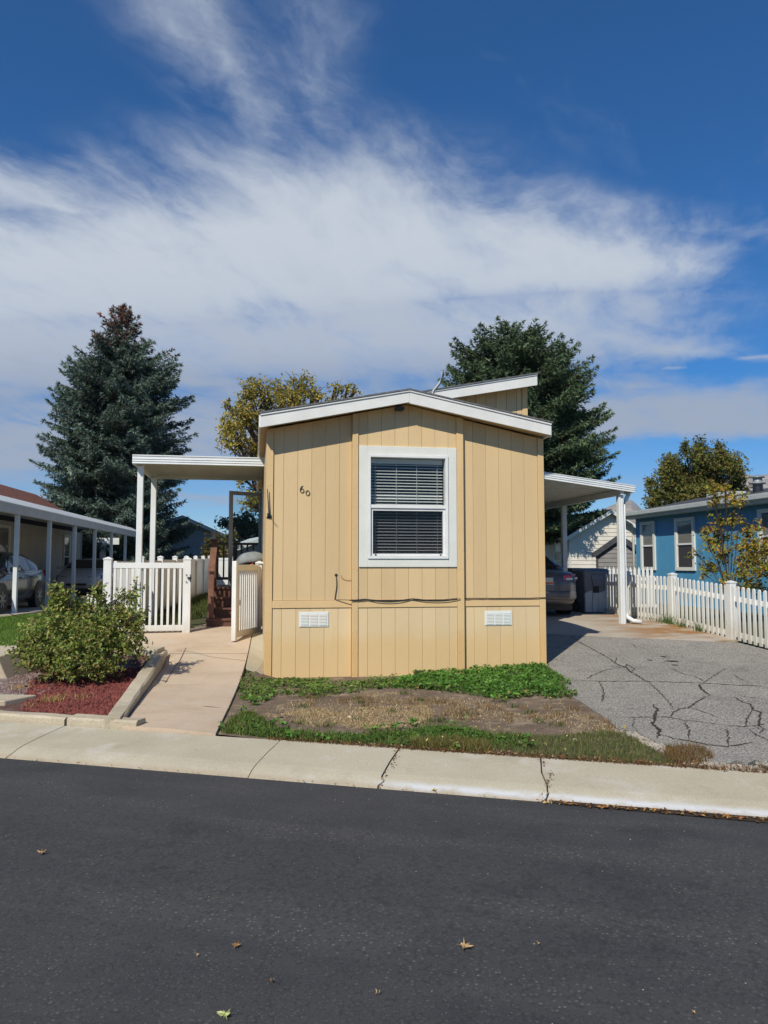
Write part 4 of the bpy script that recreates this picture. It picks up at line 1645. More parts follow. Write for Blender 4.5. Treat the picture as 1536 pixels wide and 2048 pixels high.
# small picket piece left of the side fence
q = at(186, 1190, 14.0)
sf = thing('picket_fence', 'small low white picket edging behind the rose bush', 'fence', (q.x, 14.0, .45), R(-6))
sp_ = MB().prism([(-.02, 0), (.02, 0), (.02, .45), (0, .5), (-.02, .45)], 'y', -.008, .008).mesh('picket')
sp_.materials.append(MATS['white_vinyl'])
for k in range(7):
    link('picket', sp_, None, sf, loc=(-.1 + k * .075, 0, -.03 + .16 - .02 * k))
box('top_rail', 'white_vinyl', sf, -.14, .4, .0085, .03, .30, .35)

# ------------------------------------------------------------------ cars
def car_paint(name, col):
    return M(name, col, .25, spec=.5, coat=.6)


M('tyre', (.016, .016, .017), .8)
M('rim', (.42, .43, .44), .35, metal=.8)
M('car_glass', (.012, .014, .016), .06, spec=.8)
M('lamp_red', (.65, .02, .02), .18, coat=.5)
M('lamp_clear', (.72, .70, .68), .15, coat=.5)
M('lamp_amber', (.55, .14, .04), .2)
M('chrome', (.6, .6, .6), .2, metal=1.0)
M('plate', (.62, .60, .55), .5)
M('plate_orange', (.60, .16, .06), .5)
M('dark_trim', (.02, .02, .02), .55)


def sedan(name, label, loc, rz, paint, L=4.6, W=1.78, H=1.45, two_tone=False):
    t = thing(name, label, 'car', loc, rz)
    w = W / 2
    S = [(-L / 2, .38, .78, .72), (-L / 2 + .07, .27, .99, .86), (-L / 2 + .35, .24, 1.06, .93), (-L / 2 + .75, .20, 1.05, .97), (-.9, .19, .99, 1.0), (.1, .19, .95, 1.0), (1.0, .19, .96, .985),
         (1.35, .20, .93, .97), (L / 2 - .5, .22, .82, .93), (L / 2 - .15, .26, .70, .84), (L / 2, .34, .58, .68)]
    bm = bmesh.new()
    rows = []
    for x, zb, zt, k in S:
        ww = w * k
        prof = [(0, zb), (ww * .82, zb), (ww * .95, zb + .06), (ww, zb + (zt - zb) * .42), (ww * .985, zt - .14), (ww * .93, zt - .035), (ww * .80, zt), (ww * .4, zt + .02), (0, zt + .025)]
        full = [(-y, z) for y, z in prof[::-1][:-1]] + prof[:1] + [(y, z) for y, z in prof[1:-1]]
        full = prof + [(-y, z) for y, z in prof[-2:0:-1]]
        rows.append([bm.verts.new((x, y, z)) for y, z in full])
    n = len(rows[0])
    for a, b in zip(rows, rows[1:]):
        for k in range(n):
            bm.faces.new((a[k], a[(k + 1) % n], b[(k + 1) % n], b[k]))
    bm.faces.new(rows[0][::-1])
    bm.faces.new(rows[-1])
    bmesh.ops.recalc_face_normals(bm, faces=bm.faces)
    me = bpy.data.meshes.new('body')
    bm.to_mesh(me)
    bm.free()
    body = link('body', me, paint, t, smooth=True)
    md = body.modifiers.new('sub', 'SUBSURF')
    md.levels = md.render_levels = 2
    # cabin: arched roof on pillars, panes set just proud of it
    xs = [-L / 2 + .62, -L / 2 + .95, -L / 2 + 1.28, -.55, -.05, .38, .78, 1.22]
    zr_ = [1.03, 1.22, H - .075, H - .012, H, H - .03, H - .22, .95]
    bm = bmesh.new()
    rows = []
    for x, zt in zip(xs, zr_):
        f = (zt - .95) / (H - .95)
        yb, yt = w * .93, w * (.93 - .25 * f)
        pr = [(yb, .90), (yb * .985, .96), (yt + .03, zt - .06 * f), (yt - .06, zt - .012 * f), (0, zt + .02 * f)]
        full = pr + [(-y, z) for y, z in pr[-2::-1]]
        rows.append([bm.verts.new((x, y, z)) for y, z in full])
    n = len(rows[0])
    for a, b in zip(rows, rows[1:]):
        for k in range(n - 1):
            bm.faces.new((a[k], a[k + 1], b[k + 1], b[k]))
    bm.faces.new(rows[0][::-1])
    bm.faces.new(rows[-1])
    bmesh.ops.recalc_face_normals(bm, faces=bm.faces)
    me = bpy.data.meshes.new('cabin')
    bm.to_mesh(me)
    bm.free()
    cb = link('cabin', me, paint, t, smooth=True)
    md = cb.modifiers.new('sub', 'SUBSURF')
    md.levels = md.render_levels = 2

    def pane(pts, name='pane', mat='car_glass', th=.012):
        P = [Vector(p) for p in pts]
        nn = (P[1] - P[0]).cross(P[2] - P[0]).normalized()
        m = MB()
        k = len(P)
        m.v += [tuple(p) for p in P] + [tuple(p - nn * th) for p in P]
        m.f += [tuple(range(k)), tuple(range(2 * k - 1, k - 1, -1))] + [(i, (i + 1) % k, k + (i + 1) % k, k + i) for i in range(k)]
        return m.build(name, mat, t)

    def sy(z):
        f = (z - .95) / (H - .95)
        return w * (.93 - .235 * f) + .008
    for s in (-1, 1):
        zt = H - .12
        zb = .985
        a, b = sy(zb) * s, sy(zt) * s
        pane([(.95, a, zb), (.12, a, zb), (.08, b, zt), (.45, b, zt - .01)][::s])
        pane([(.04, a, zb), (-.72, a, zb), (-.70, b * 1.02, zt - .05), (-.45, b, zt), (.0, b, zt)][::s])
        pane([(-.78, a, zb), (-1.18, a, zb + .02), (-.76, b * 1.02, zt - .07)][::s])
        for x in (.10, -.76):
            MB().box(x - .10, x + .07, s * w * 1.0 - .012, s * w * 1.0 + .012, .80, .83).build('door_handle', paint, t, bevel=.006)
        MB().box(-L / 2 + .9, 1.3, s * w * .992 - .01, s * w * .992 + .01, .46, .50).build('side_moulding', 'dark_trim', t, bevel=.004)
        m = MB()
        m.box(.72, .90, min(s * w * .97, s * (w + .17)), max(s * w * .97, s * (w + .17)), .95, 1.07)
        m.build('mirror', paint, t, bevel=.03)
        for nm, xw in (('wheel', L / 2 - .92), ('wheel', -L / 2 + .98)):
            wh = bpy.data.objects.new(nm, None)
            COL.objects.link(wh)
            wh.parent = t
            wh.location = (xw, s * (w - .115), .315)
            MB().lathe([(.21, -.10), (.30, -.105), (.315, -.08), (.315, .08), (.30, .105), (.21, .10)], 28, axis='y').build('tyre', 'tyre', wh, smooth=True)
            rm_ = MB().lathe([(.205, s * .085), (.19, s * .108), (.06, s * .112), (.03, s * .118)], 24, axis='y')
            rm_.build('rim', 'rim', wh, smooth=True)
            for k in range(7):
                an = k * 2 * math.pi / 7
                c_, s_ = math.cos(an), math.sin(an)
                MB().box(-.018, .018, min(s * .109, s * .122), max(s * .109, s * .122), .05, .19).build('spoke', 'rim', wh).rotation_euler = (0, an, 0)
            MB().lathe([(.372, 0), (.372, s * .004), (.30, s * .005)], 28, (xw, s * (w - .008), .335), axis='y').build('wheel_arch', 'dark_trim', t)
        # lamps
        m = MB().hexa([(-L / 2 + .02, s * .42, .80), (-L / 2 + .03, s * .60, .78), (-L / 2 + .20, s * w * .905, .80), (-L / 2 + .20, s * .42, .80),
                       (-L / 2 + .035, s * .42, .955), (-L / 2 + .05, s * .62, .965), (-L / 2 + .33, s * w * .95, .98), (-L / 2 + .24, s * .42, .955)])
        tl = m.build('tail_light', 'lamp_red', t, bevel=.012)
        MB().hexa([(-L / 2 + .012, s * .48, .845), (-L / 2 + .024, s * .62, .845), (-L / 2 + .19, s * w * .925, .86), (-L / 2 + .15, s * .48, .85),
                   (-L / 2 + .018, s * .48, .895), (-L / 2 + .03, s * .62, .895), (-L / 2 + .21, s * w * .935, .905), (-L / 2 + .15, s * .48, .895)]).build('reversing_lens', 'lamp_clear', tl, bevel=.006)
        m = MB().hexa([(L / 2 - .03, s * .34, .56), (L / 2 - .10, s * .52, .56), (L / 2 - .33, s * w * .90, .60), (L / 2 - .3, s * .34, .6),
                       (L / 2 - .09, s * .36, .68), (L / 2 - .16, s * .54, .70), (L / 2 - .45, s * w * .91, .74), (L / 2 - .3, s * .36, .7)])
        hl_ = m.build('headlight', 'dark_trim', t, bevel=.012)
        MB().lathe([(.055, 0), (.05, .03), (.02, .05)], 12, (L / 2 - .125, s * .43, .625), axis='x').build('lens', 'lamp_clear', hl_, smooth=True)
        MB().box(L / 2 - .38, L / 2 - .245, min(s * .62, s * .70), max(s * .62, s * .70), .61, .68).build('indicator', 'lamp_amber', hl_, bevel=.01)
    pane([(-L / 2 + .735, .60, 1.09), (-L / 2 + .735, -.60, 1.09), (-L / 2 + 1.24, -.50, H - .075), (-L / 2 + 1.24, .50, H - .075)][::-1])
    pane([(1.185, -.66, .99), (1.185, .66, .99), (.44, .52, H - .06), (.44, -.52, H - .06)])
    box('plate', 'plate', t, -L / 2 - .005, -L / 2 + .03, -.16, .16, .74, .90)
    box('plate_band', 'plate_orange', t, -L / 2 - .008, -L / 2 - .0055, -.15, .15, .75, .80)
    box('bumper', paint, t, -L / 2 - .03, -L / 2 + .2, -w * .80, w * .80, .40, .60, bevel=.05)
    box('bumper', paint, t, L / 2 - .22, L / 2 + .02, -w * .78, w * .78, .36, .52, bevel=.05)
    box('grille', 'dark_trim', t, L / 2 - .06, L / 2 + .026, -.34, .34, .38, .46, bevel=.01)
    box('undertray', 'dark_trim', t, -L / 2 + .25, L / 2 - .25, -w * .80, w * .80, .15, .30)
    MB().tube([(-L / 2 - .02, .48, .27), (-L / 2 + .35, .48, .27)], .038, 10).build('exhaust', 'chrome', t, smooth=True)
    return t


car_paint('paint_charcoal', (.095, .092, .10))
car_paint('paint_pewter', (.05, .05, .047))
car_paint('paint_white', (.55, .55, .55))
# right carport: seen from behind, nose away from the street
q = at(1150, 1228, 17.6)
AX = Vector((-math.sin(HA), math.cos(HA), 0))
AS = Vector((math.cos(HA), math.sin(HA), 0))
c = Vector((q.x, 17.6, 0)) - AS * .84 + AX * 2.0
sedan('parked_car', 'charcoal sedan in the right carport with red tail lights, seen from behind', (c.x, c.y, .40), R(90) + HA, 'paint_charcoal', L=4.75, W=1.80, H=1.47)
NX = Vector((-math.sin(NA), math.cos(NA), 0))
NS = Vector((math.cos(NA), math.sin(NA), 0))
NB = Vector((-8.55, 17.5, 0))     # first post of the left carport
c = NB + NX * 1.25 - NS * 1.12
sedan('parked_car', 'pewter grey sedan under the left carport nearest the street', (c.x, c.y, .47), R(-90) + NA, 'paint_pewter', L=4.6, W=1.76, H=1.46)
c = NB + NX * 11.0 - NS * .9
sedan('parked_car', 'white car facing the street at the back of the left carport', (c.x, c.y, .49), R(-90) + NA, 'paint_white', L=4.5, W=1.72, H=1.34)

# ------------------------------------------------------------------ wheeled bins
M('bin_grey', (.17, .19, .22), .55, (.145, .16, .19), 3, bump=.08, bscale=60)
M('bin_pale', (.46, .52, .56), .6, (.40, .46, .50), 5, bump=.1, bscale=60)
M('bin_black', (.015, .016, .018), .55)


def wheelie(name, label, loc, rz, mat, mat2):
    t = thing(name, label, 'bin', loc, rz)
    bm = bmesh.new()
    prof = [(0, .205, .20), (.03, .235, .24), (.62, .285, .30), (.64, .30, .315), (.95, .325, .345), (.97, .345, .36), (1.02, .345, .36)]
    rows = []
    for z, hx, hy in prof:
        r = .05
        ptsx = []
        for cx, cy, a0 in ((hx - r, hy - r, 0), (-hx + r, hy - r, 90), (-hx + r, -hy + r, 180), (hx - r, -hy + r, 270)):
            for k in range(4):
                a = R(a0 + k * 30)
                ptsx.append((cx + r * math.cos(a), cy + r * math.sin(a)))
        rows.append([bm.verts.new((x, y, z)) for x, y in ptsx])
    n = len(rows[0])
    for a, b in zip(rows, rows[1:]):
        for k in range(n):
            bm.faces.new((a[k], a[(k + 1) % n], b[(k + 1) % n], b[k]))
    bm.faces.new(rows[0][::-1])
    bm.faces.new(rows[-1])
    me = bpy.data.meshes.new('body')
    bm.to_mesh(me)
    bm.free()
    link('body', me, mat, t, smooth=False)
    # moulded pale apron round the foot
    ap = MB()
    for a, b in ((-.262, -.088), (.088, .262)):
        o = .02 if a < 0 else 0
        ap.hexa([(a, -.262, .02), (b, -.262, .02), (b, -.2, .02), (a, -.2, .02), (a - .02, -.315, .50), (b, -.315, .56 if a < 0 else .56), (b, -.22, .56), (a - .02, -.22, .50)])
    ap.hexa([(-.08, -.268, .02), (.08, -.268, .02), (.08, -.2, .02), (-.08, -.2, .02), (-.08, -.318, .50), (.08, -.318, .50), (.08, -.22, .50), (-.08, -.22, .50)])
    ap.build('apron', mat2, t, bevel=.02)
    MB().hexa([(-.07, -.318, .50), (.07, -.318, .50), (.07, -.25, .50), (-.07, -.25, .50), (-.07, -.335, .66), (.07, -.335, .66), (.07, -.25, .66), (-.07, -.25, .66)]).build('lift_bar_pocket', 'bin_black', t, bevel=.006)
    MB().box(-.13, .13, -.365, -.30, .80, .94).box(-.10, .10, -.358, -.28, .66, .80).build('front_moulding', mat, t, bevel=.01)
    ld = MB().hexa([(-.36, -.385, 1.022), (.36, -.385, 1.022), (.36, .37, 1.022), (-.36, .37, 1.022), (-.31, -.30, 1.085), (.31, -.30, 1.085), (.31, .33, 1.10), (-.31, .33, 1.10)])
    lid = ld.build('lid', mat, t, bevel=.02)
    MB().tube([(-.26, .40, .99), (.26, .40, .99)], .018, 8).build('handle_bar', mat, t)
    for s in (-1, 1):
        MB().lathe([(.05, -.03), (.13, -.03), (.135, 0), (.13, .03), (.05, .03)], 18, (s * .27, .25, .135), axis='x').build('wheel', 'bin_black', t)
    return t


q = at(1185, 1228, 18.6)
wheelie('wheeled_bin', 'grey wheeled bin with pale lower half beside the carport fence', (q.x, 18.75, .41), HA, 'bin_grey', 'bin_pale')
q = at(1160, 1215, 19.4)
wheelie('wheeled_bin', 'black wheeled bin tucked between the grey bin and the car', (q.x - .02, 19.75, .41), HA + R(8), 'bin_black', 'bin_black')

# ------------------------------------------------------------------ neighbour on the left
M('blind_brown', (.42, .37, .33), .6)
M('lap_tan', (.50, .46, .39), .7, (.44, .40, .34), 2)
M('lap_grey', (.33, .34, .34), .7, (.29, .295, .295), 2)
M('lap_shaded', (.22, .215, .21), .7, (.18, .175, .17), 2)  # siding darkened: the spruce's shade on the shed is put into the colour
M('lap_cream', (.72, .68, .58), .7, (.66, .62, .53), 2)
M('metal_beam', (.50, .50, .49), .5, (.44, .44, .43), 2)
M('black_void', (.02, .02, .02), .9)


def lap_wall(par, x0, x1, y, z0, ztop, mat, face=-1, axis='x', pitch=.20, name='siding'):
    """overlapping horizontal boards; ztop(x) may slope"""
    m = MB()
    z = z0
    zmax = max(ztop(x0), ztop(x1), ztop((x0 + x1) / 2))
    while z < zmax - .01:
        # part of the board under the roof line
        a, b = x0, x1
        while ztop(a) < z + pitch * .5 and a < b:
            a += .05
        while ztop(b) < z + pitch * .5 and b > a:
            b -= .05
        if b > a + .02:
            d0, d1 = y + face * .028, y + face * .008
            P = [(a, d0, z), (b, d0, z), (b, y, z), (a, y, z), (a, d1, z + pitch + .004), (b, d1, z + pitch + .004), (b, y, z + pitch + .004), (a, y, z + pitch + .004)]
            if axis == 'y':
                P = [(q_[1], q_[0], q_[2]) for q_ in P]
            m.hexa(P)
        z += pitch
    return m.build(name, mat, par)


def nb_window(par, y0, y1, z0, z1, x, face, axis='y', blinds=True, trim='white_trim', tw=.09):
    """window in a wall lying along y (axis 'y', outward face +-x) or along x (axis 'x', outward face +-y)"""
    w_ = bpy.data.objects.new('window', None)
    COL.objects.link(w_)
    w_.parent = par

    def bx(name, mat, a0, a1, d0, d1, c0, c1, bev=0):
        d0, d1 = sorted((x + face * d0, x + face * d1))
        if axis == 'y':
            return box(name, mat, w_, d0, d1, a0, a1, c0, c1, bev)
        return box(name, mat, w_, a0, a1, d0, d1, c0, c1, bev)
    bx('trim', trim, y0, y0 + tw, -.02, .05, z0, z1)
    bx('trim', trim, y1 - tw, y1, -.02, .05, z0, z1)
    bx('trim', trim, y0 + tw, y1 - tw, -.02, .05, z1 - tw, z1)
    bx('trim', trim, y0 + tw, y1 - tw, -.02, .05, z0, z0 + tw)
    zm = (z0 + z1) / 2
    bx('sash', 'white_vinyl', y0 + tw + .001, y1 - tw - .001, -.015, .04, zm - .025, zm + .025)
    bx('sash', 'white_vinyl', y0 + tw + .001, y0 + tw + .035, -.015, .035, z0 + tw + .001, z1 - tw - .001)
    bx('sash', 'white_vinyl', y1 - tw - .035, y1 - tw - .001, -.015, .035, z0 + tw + .001, z1 - tw - .001)
    bx('pane', 'glass_house', y0 + tw + .036, y1 - tw - .036, .018, .022, zm + .026, z1 - tw - .002)
    bx('pane', 'glass_screen', y0 + tw + .036, y1 - tw - .036, .014, .018, z0 + tw + .002, zm - .026)
    if blinds:
        k = z0 + tw + .02
        m = MB()
        while k < z1 - tw - .02:
            a0, a1 = y0 + tw + .04, y1 - tw - .04
            d0, d1 = sorted((x - face * .004, x + face * .010))
            if axis == 'y':
                zo = -.010 if face > 0 else .0
                zi = 0 if face > 0 else -.010
                m.hexa([(d0, a0, k + zi), (d1, a0, k + zo), (d1, a1, k + zo), (d0, a1, k + zi), (d0, a0, k + .026 + zi), (d1, a0, k + .026 + zo), (d1, a1, k + .026 + zo), (d0, a1, k + .026 + zi)])
            else:
                m.hexa([(a0, d0, k), (a1, d0, k), (a1, d1, k - .010), (a0, d1, k - .010), (a0, d0, k + .026), (a1, d0, k + .026), (a1, d1, k + .016), (a0, d1, k + .016)])
            k += .034
        m.build('blind', 'blind_brown', w_)
    return w_


nh = thing('neighbour_house', 'beige lap-sided home with red shingle roof behind the left carport', 'house', NB, NA)
WX = -3.0
YE = 17.5
box('core', 'black_void', nh, WX - 4.2, WX - .005, -7, YE, .35, 3.25)
lap_wall(nh, -7, YE, WX, .45, lambda x: 3.1, 'lap_tan', face=1, axis='y', pitch=.20)
for a in (6.9,):
    nb_window(nh, a, a + 1.35, 1.0, 2.9, WX + .03, 1, tw=.1)
nb_window(nh, 1.2, 2.6, 1.15, 2.75, WX + .03, 1, tw=.1)
nb_window(nh, 14.6, 15.6, 1.0, 2.85, WX + .03, 1, tw=.1)
box('corner_trim', 'lap_tan', nh, WX - .02, WX + .06, YE - .03, YE + .05, .4, 3.15)
MB().hexa([(WX + .35, -7.3, 3.28), (WX + .35, YE + .4, 3.28), (WX - 2.1, YE + .4, 4.74), (WX - 2.1, -7.3, 4.74), (WX + .35, -7.3, 3.36), (WX + .35, YE + .4, 3.36), (WX - 2.1, YE + .4, 4.82), (WX - 2.1, -7.3, 4.82)]).build('roof', 'shingle_red', nh)
MB().hexa([(WX - 2.1, -7.3, 4.74), (WX - 2.1, YE + .4, 4.74), (WX - 4.5, YE + .4, 3.28), (WX - 4.5, -7.3, 3.28), (WX - 2.1, -7.3, 4.82), (WX - 2.1, YE + .4, 4.82), (WX - 4.5, YE + .4, 3.36), (WX - 4.5, -7.3, 3.36)]).build('roof', 'shingle_red', nh)
MB().lathe([(.09, 0), (.09, .22), (.14, .225), (.14, .30), (.05, .34)], 12, (WX - .75, 4.6, 4.0)).build('roof_vent', 'galv', nh, smooth=True)
MB().lathe([(.16, 0), (.07, .08), (.05, .22)], 12, (WX - .75, 2.6, 3.98)).build('vent_pipe', 'galv', nh, smooth=True)
box('skylight', 'white_trim', nh, WX - 1.9, WX - 1.3, 1.5, 4.2, 4.5, 4.72)

lc = thing('carport', 'long white metal carport with six slim posts along the left home', 'carport', NB, NA)
BZ = 2.755
box('side_beam', 'metal_beam', lc, -.08, .05, -1.4, 15.6, BZ, BZ + .21, bevel=.004)
MB().hexa([(-.46, -1.4, BZ + .27), (-.46, 15.7, BZ + .27), (-2.7, 15.7, BZ + .42), (-2.7, -1.4, BZ + .42), (-.46, -1.4, BZ + .31), (-.46, 15.7, BZ + .31), (-2.7, 15.7, BZ + .46), (-2.7, -1.4, BZ + .46)]).build('roof_panel', 'white_metal', lc)
MB().hexa([(.06, -1.45, BZ + .2105), (.06, 15.7, BZ + .2105), (-.45, 15.7, BZ + .2105), (-.45, -1.45, BZ + .2105), (.06, -1.45, BZ + .235), (.06, 15.7, BZ + .235), (-.45, 15.7, BZ + .47), (-.45, -1.45, BZ + .47)]).build('gutter', 'white_metal', lc)
for k in range(0, 6):
    m = MB().box(-.065, .025, k * 2.48 - .045, k * 2.48 + .045, .42, BZ - .001)
    m.box(.0255, .034, k * 2.48 - .03, k * 2.48 - .012, .42, BZ - .001).box(.0255, .034, k * 2.48 + .012, k * 2.48 + .03, .42, BZ - .001)
    m.build('post', 'white_metal', lc, bevel=.003)
# slab below the left carport
A = [NB + NX * a + NS * b for a, b in ((-6, .12), (-.3, .22), (.25, .35), (18, .35), (18, -3), (-6, -3))]
kind(poly_sheet('carport_slab', [p.xy[:] for p in A], 'pad_concrete', dz=.012, step=1.0, thick=.05), 'structure')

# ------------------------------------------------------------------ blue house on the right
M('blue_paint', (.078, .295, .50), .55, (.07, .27, .46), 2.5, bump=.1, bscale=40, bstretch=(4, 4, .4))
M('gutter_metal', (.55, .58, .57), .45, (.48, .51, .50), 3)
BA = R(9.8)
BP = at(1273, 1128, 25.0)
bh = thing('neighbour_house', 'blue mobile home with narrow white-trimmed windows behind the picket fence', 'house', (BP.x, BP.y, 0), BA)
box('core', 'blue_paint', bh, .03, 4.3, -14, -.02, .3, 3.18)
wb = MB()
k = -14.0
while k < -.05:
    wb.box(.0, .029, k, k + .094, .3, 3.12)
    k += .10
wb.build('siding', 'blue_paint', bh)
GE = wb
box('core_end', 'blue_paint', bh, .02, 4.28, -.0195, .01, .3, 3.15)


def byd(px):          # depth along the blue wall for a photo column
    return (762 * 25.0 / (px - 510) - 25.0) / math.cos(BA)


for a, b in ((1283, 1311.5), (1352, 1391), (1519, 1570)):
    y1, y0 = byd(a), byd(b)
    nb_window(bh, y0, y1, 1.42 if a < 1500 else 1.62, 2.98 if a < 1500 else 2.98, -.001, -1, tw=.10)
MB().hexa([(-.32, -14.2, 3.18), (2.3, -14.2, 3.72), (2.3, .25, 3.72), (-.32, .25, 3.18), (-.32, -14.2, 3.30), (2.3, -14.2, 3.84), (2.3, .25, 3.84), (-.32, .25, 3.30)]).build('roof', 'shingle_dark', bh)
MB().hexa([(2.3, -14.2, 3.72), (4.6, -14.2, 3.2), (4.6, .25, 3.2), (2.3, .25, 3.72), (2.3, -14.2, 3.84), (4.6, -14.2, 3.32), (4.6, .25, 3.32), (2.3, .25, 3.84)]).build('roof', 'shingle_dark', bh)
box('soffit', 'gutter_metal', bh, -.33, -.0005, -14.15, .22, 3.10, 3.17)
gm = MB().prism([(-.45, 3.20), (-.34, 3.16), (-.335, 3.16), (-.335, 3.325), (-.345, 3.325), (-.345, 3.18), (-.44, 3.21), (-.44, 3.325), (-.46, 3.325), (-.46, 3.29)], 'y', -14.2, .27)
gm.build('gutter', 'gutter_metal', bh)
MB().tube([(-.38, .12, 3.18), (-.36, .12, 3.08), (-.10, .08, 2.92), (-.05, .08, 2.82), (-.05, .08, .4)], .042, 8).build('downspout', 'white_trim', bh, smooth=True)
q = -4.65
MB().lathe([(.13, -.2), (.13, .22), (.21, .24), (.21, .27), (.12, .29), (.12, .40), (.19, .41), (.17, .45), (.03, .49)], 16, (1.15, q, 3.58)).build('flue', 'galv', bh, smooth=True)
box('skylight', 'gutter_metal', bh, .9, 1.5, q + 1.0, q + 2.0, 3.60, 3.72)

# ------------------------------------------------------------------ sheds and houses further back
def gable_house(name, label, cat, loc, rz, w, d, ze, zp, wall, roof, trim='white_trim', z0=.4, over=.25, lap=.2, skew=None):
    t = thing(name, label, cat, (loc[0], loc[1], 0), rz)
    zt = lambda x: ze + (zp - ze) * (1 - abs(x) / (w / 2))
    MB().prism([(-w / 2 + .03, z0), (w / 2 - .03, z0), (w / 2 - .03, ze - .03), (0, zp - .05), (-w / 2 + .03, ze - .03)], 'y', .031, d).build('core', wall, t)
    lap_wall(t, -w / 2, w / 2, .03, z0, zt, wall, face=-1, pitch=lap)
    lap_wall(t, .0, d, -w / 2 + .03, z0, lambda x: ze - .02, wall, face=-1, axis='y', pitch=lap)
    lap_wall(t, .0, d, w / 2 - .03, z0, lambda x: ze - .02, wall, face=1, axis='y', pitch=lap)
    s = (zp - ze) / (w / 2)
    e = w / 2 + over
    for sg in (-1, 1):
        zb = zp - s * e
        MB().hexa([(0, -over, zp), (sg * e, -over, zb), (sg * e, d + over, zb), (0, d + over, zp), (0, -over, zp + .09), (sg * e, -over, zb + .09), (sg * e, d + over, zb + .09), (0, d + over, zp + .09)]).build('roof', roof, t)
        MB().prism([(0, zp - .13), (sg * e, zb - .13), (sg * e, zb + .06), (0, zp + .06)], 'y', -over - .03, -over - .001).build('bargeboard', trim, t)
        x0, x1 = sorted((sg * (w / 2 - .03), sg * (w / 2 + .03)))
        box('corner_trim', trim, t, x0, x1, -.035, .03, z0, ze - .06)
        x0, x1 = sorted((sg * e, sg * (e + .03)))
        box('eave_board', trim, t, x0, x1, -over, d + over, zb - .10, zb + .06)
    return t


q = at(1140, 1128, 37)
gp = Vector((q.x, 37, 0)) + Vector((math.cos(HA), math.sin(HA), 0)) * 2.1
ga = gable_house('garage', 'cream lap-sided gabled garage under the right spruce behind the bins', 'garage', gp, HA, 4.2, 4.6, 3.05, 4.25, 'lap_cream', 'shingle_dark', over=.3)
nb_window(ga, 1.0, 1.85, 1.75, 2.75, -2.1 - .0, -1, tw=.08, blinds=False)
q = at(1240, 1128, 27.5)
sh = gable_house('garden_shed', 'small dark-roofed shed in front of the cream garage', 'shed', (q.x, 27.5), R(-14), 1.6, 1.9, 2.05, 2.62, 'lap_shaded', 'shingle_dark', trim='shingle_dark', over=.10, lap=.16)
q = at(440, 1128, 42)
gh = gable_house('neighbour_house', 'grey gabled house end beyond the back fence left of the steps', 'house', (q.x - 2.6, 43.5), R(26), 5.4, 8, 3.2, 4.35, 'lap_grey', 'shingle_grey', trim='metal_beam', over=.3)
q = at(497, 1128, 33)
lo = gable_house('garden_shed', 'low pale-roofed lean-to seen through the storm door', 'shed', (q.x + .6, 33), R(20), 3.2, 3, 2.15, 2.75, 'lap_tan', 'white_metal', over=.2)
q = at(205, 1128, 36)
lp = thing('porch_post', 'white porch post with short crossbeam far behind the left carport', 'post', (q.x, 36, .45), R(10))
box('post', 'white_trim', lp, -.12, .12, -.1, .1, 0, 2.1)
box('crossbeam', 'white_trim', lp, -.35, .75, -.12, .12, 2.105, 2.42)
q = at(270, 1128, 38)
hb = gable_house('garden_shed', 'low tan shed between the posts below the left spruce', 'shed', (q.x, 38.5), R(30), 3.4, 2.5, 1.5, 2.1, 'lap_tan', 'shingle_grey', over=.15)

# ------------------------------------------------------------------ mountains
def mountains():
    nx, ny = 220, 26
    vs, fs = [], []
    rng = np.random.default_rng(3)
    ph = rng.random(40) * 6.28
    for j in range(ny):
        for i in range(nx):
            px = 700 + (2000 - 700) * i / (nx - 1)
            env = pl(px, [(700, 0), (980, 10), (1120, 60), (1200, 105), (1230, 122), (1262, 140), (1290, 112), (1340, 95), (1400, 120), (1470, 165), (1500, 182), (1536, 190), (1600, 185), (1800, 150), (2000, 90)])
            Y = 3200 + 1500 * (j / (ny - 1))
            f = j / (ny - 1)
            prof_ = math.sin(min(1, f / .62) * math.pi / 2) ** 1.1 if f < .62 else math.cos((f - .62) / .38 * math.pi / 2)
            r = sum(math.sin(px * k * .0085 + f * 3.1 * (k % 3) + ph[k]) / k for k in range(2, 30)) * .10
            h = env / 1500 * 4100 * prof_ * (1 + r * (.55 + .3 * f))
            x = (px - 768) / FPX * Y
            vs.append((x, Y, max(-2, h)))
    for j in range(ny - 1):
        for i in range(nx - 1):
            fs.append((j * nx + i, j * nx + i + 1, (j + 1) * nx + i + 1, (j + 1) * nx + i))
    me = bpy.data.meshes.new('mountains')
    me.from_pydata(vs, [], fs)
    ground_mat('mountain_rock', [(.30, .25, .20), ((.22, .20, .17), .4, .65), ((.36, .31, .26), .5, .7)], .004, bump=.0, fine=.15, fscale=.03)
    kind(link('mountains', me, 'mountain_rock'), 'structure')


mountains()

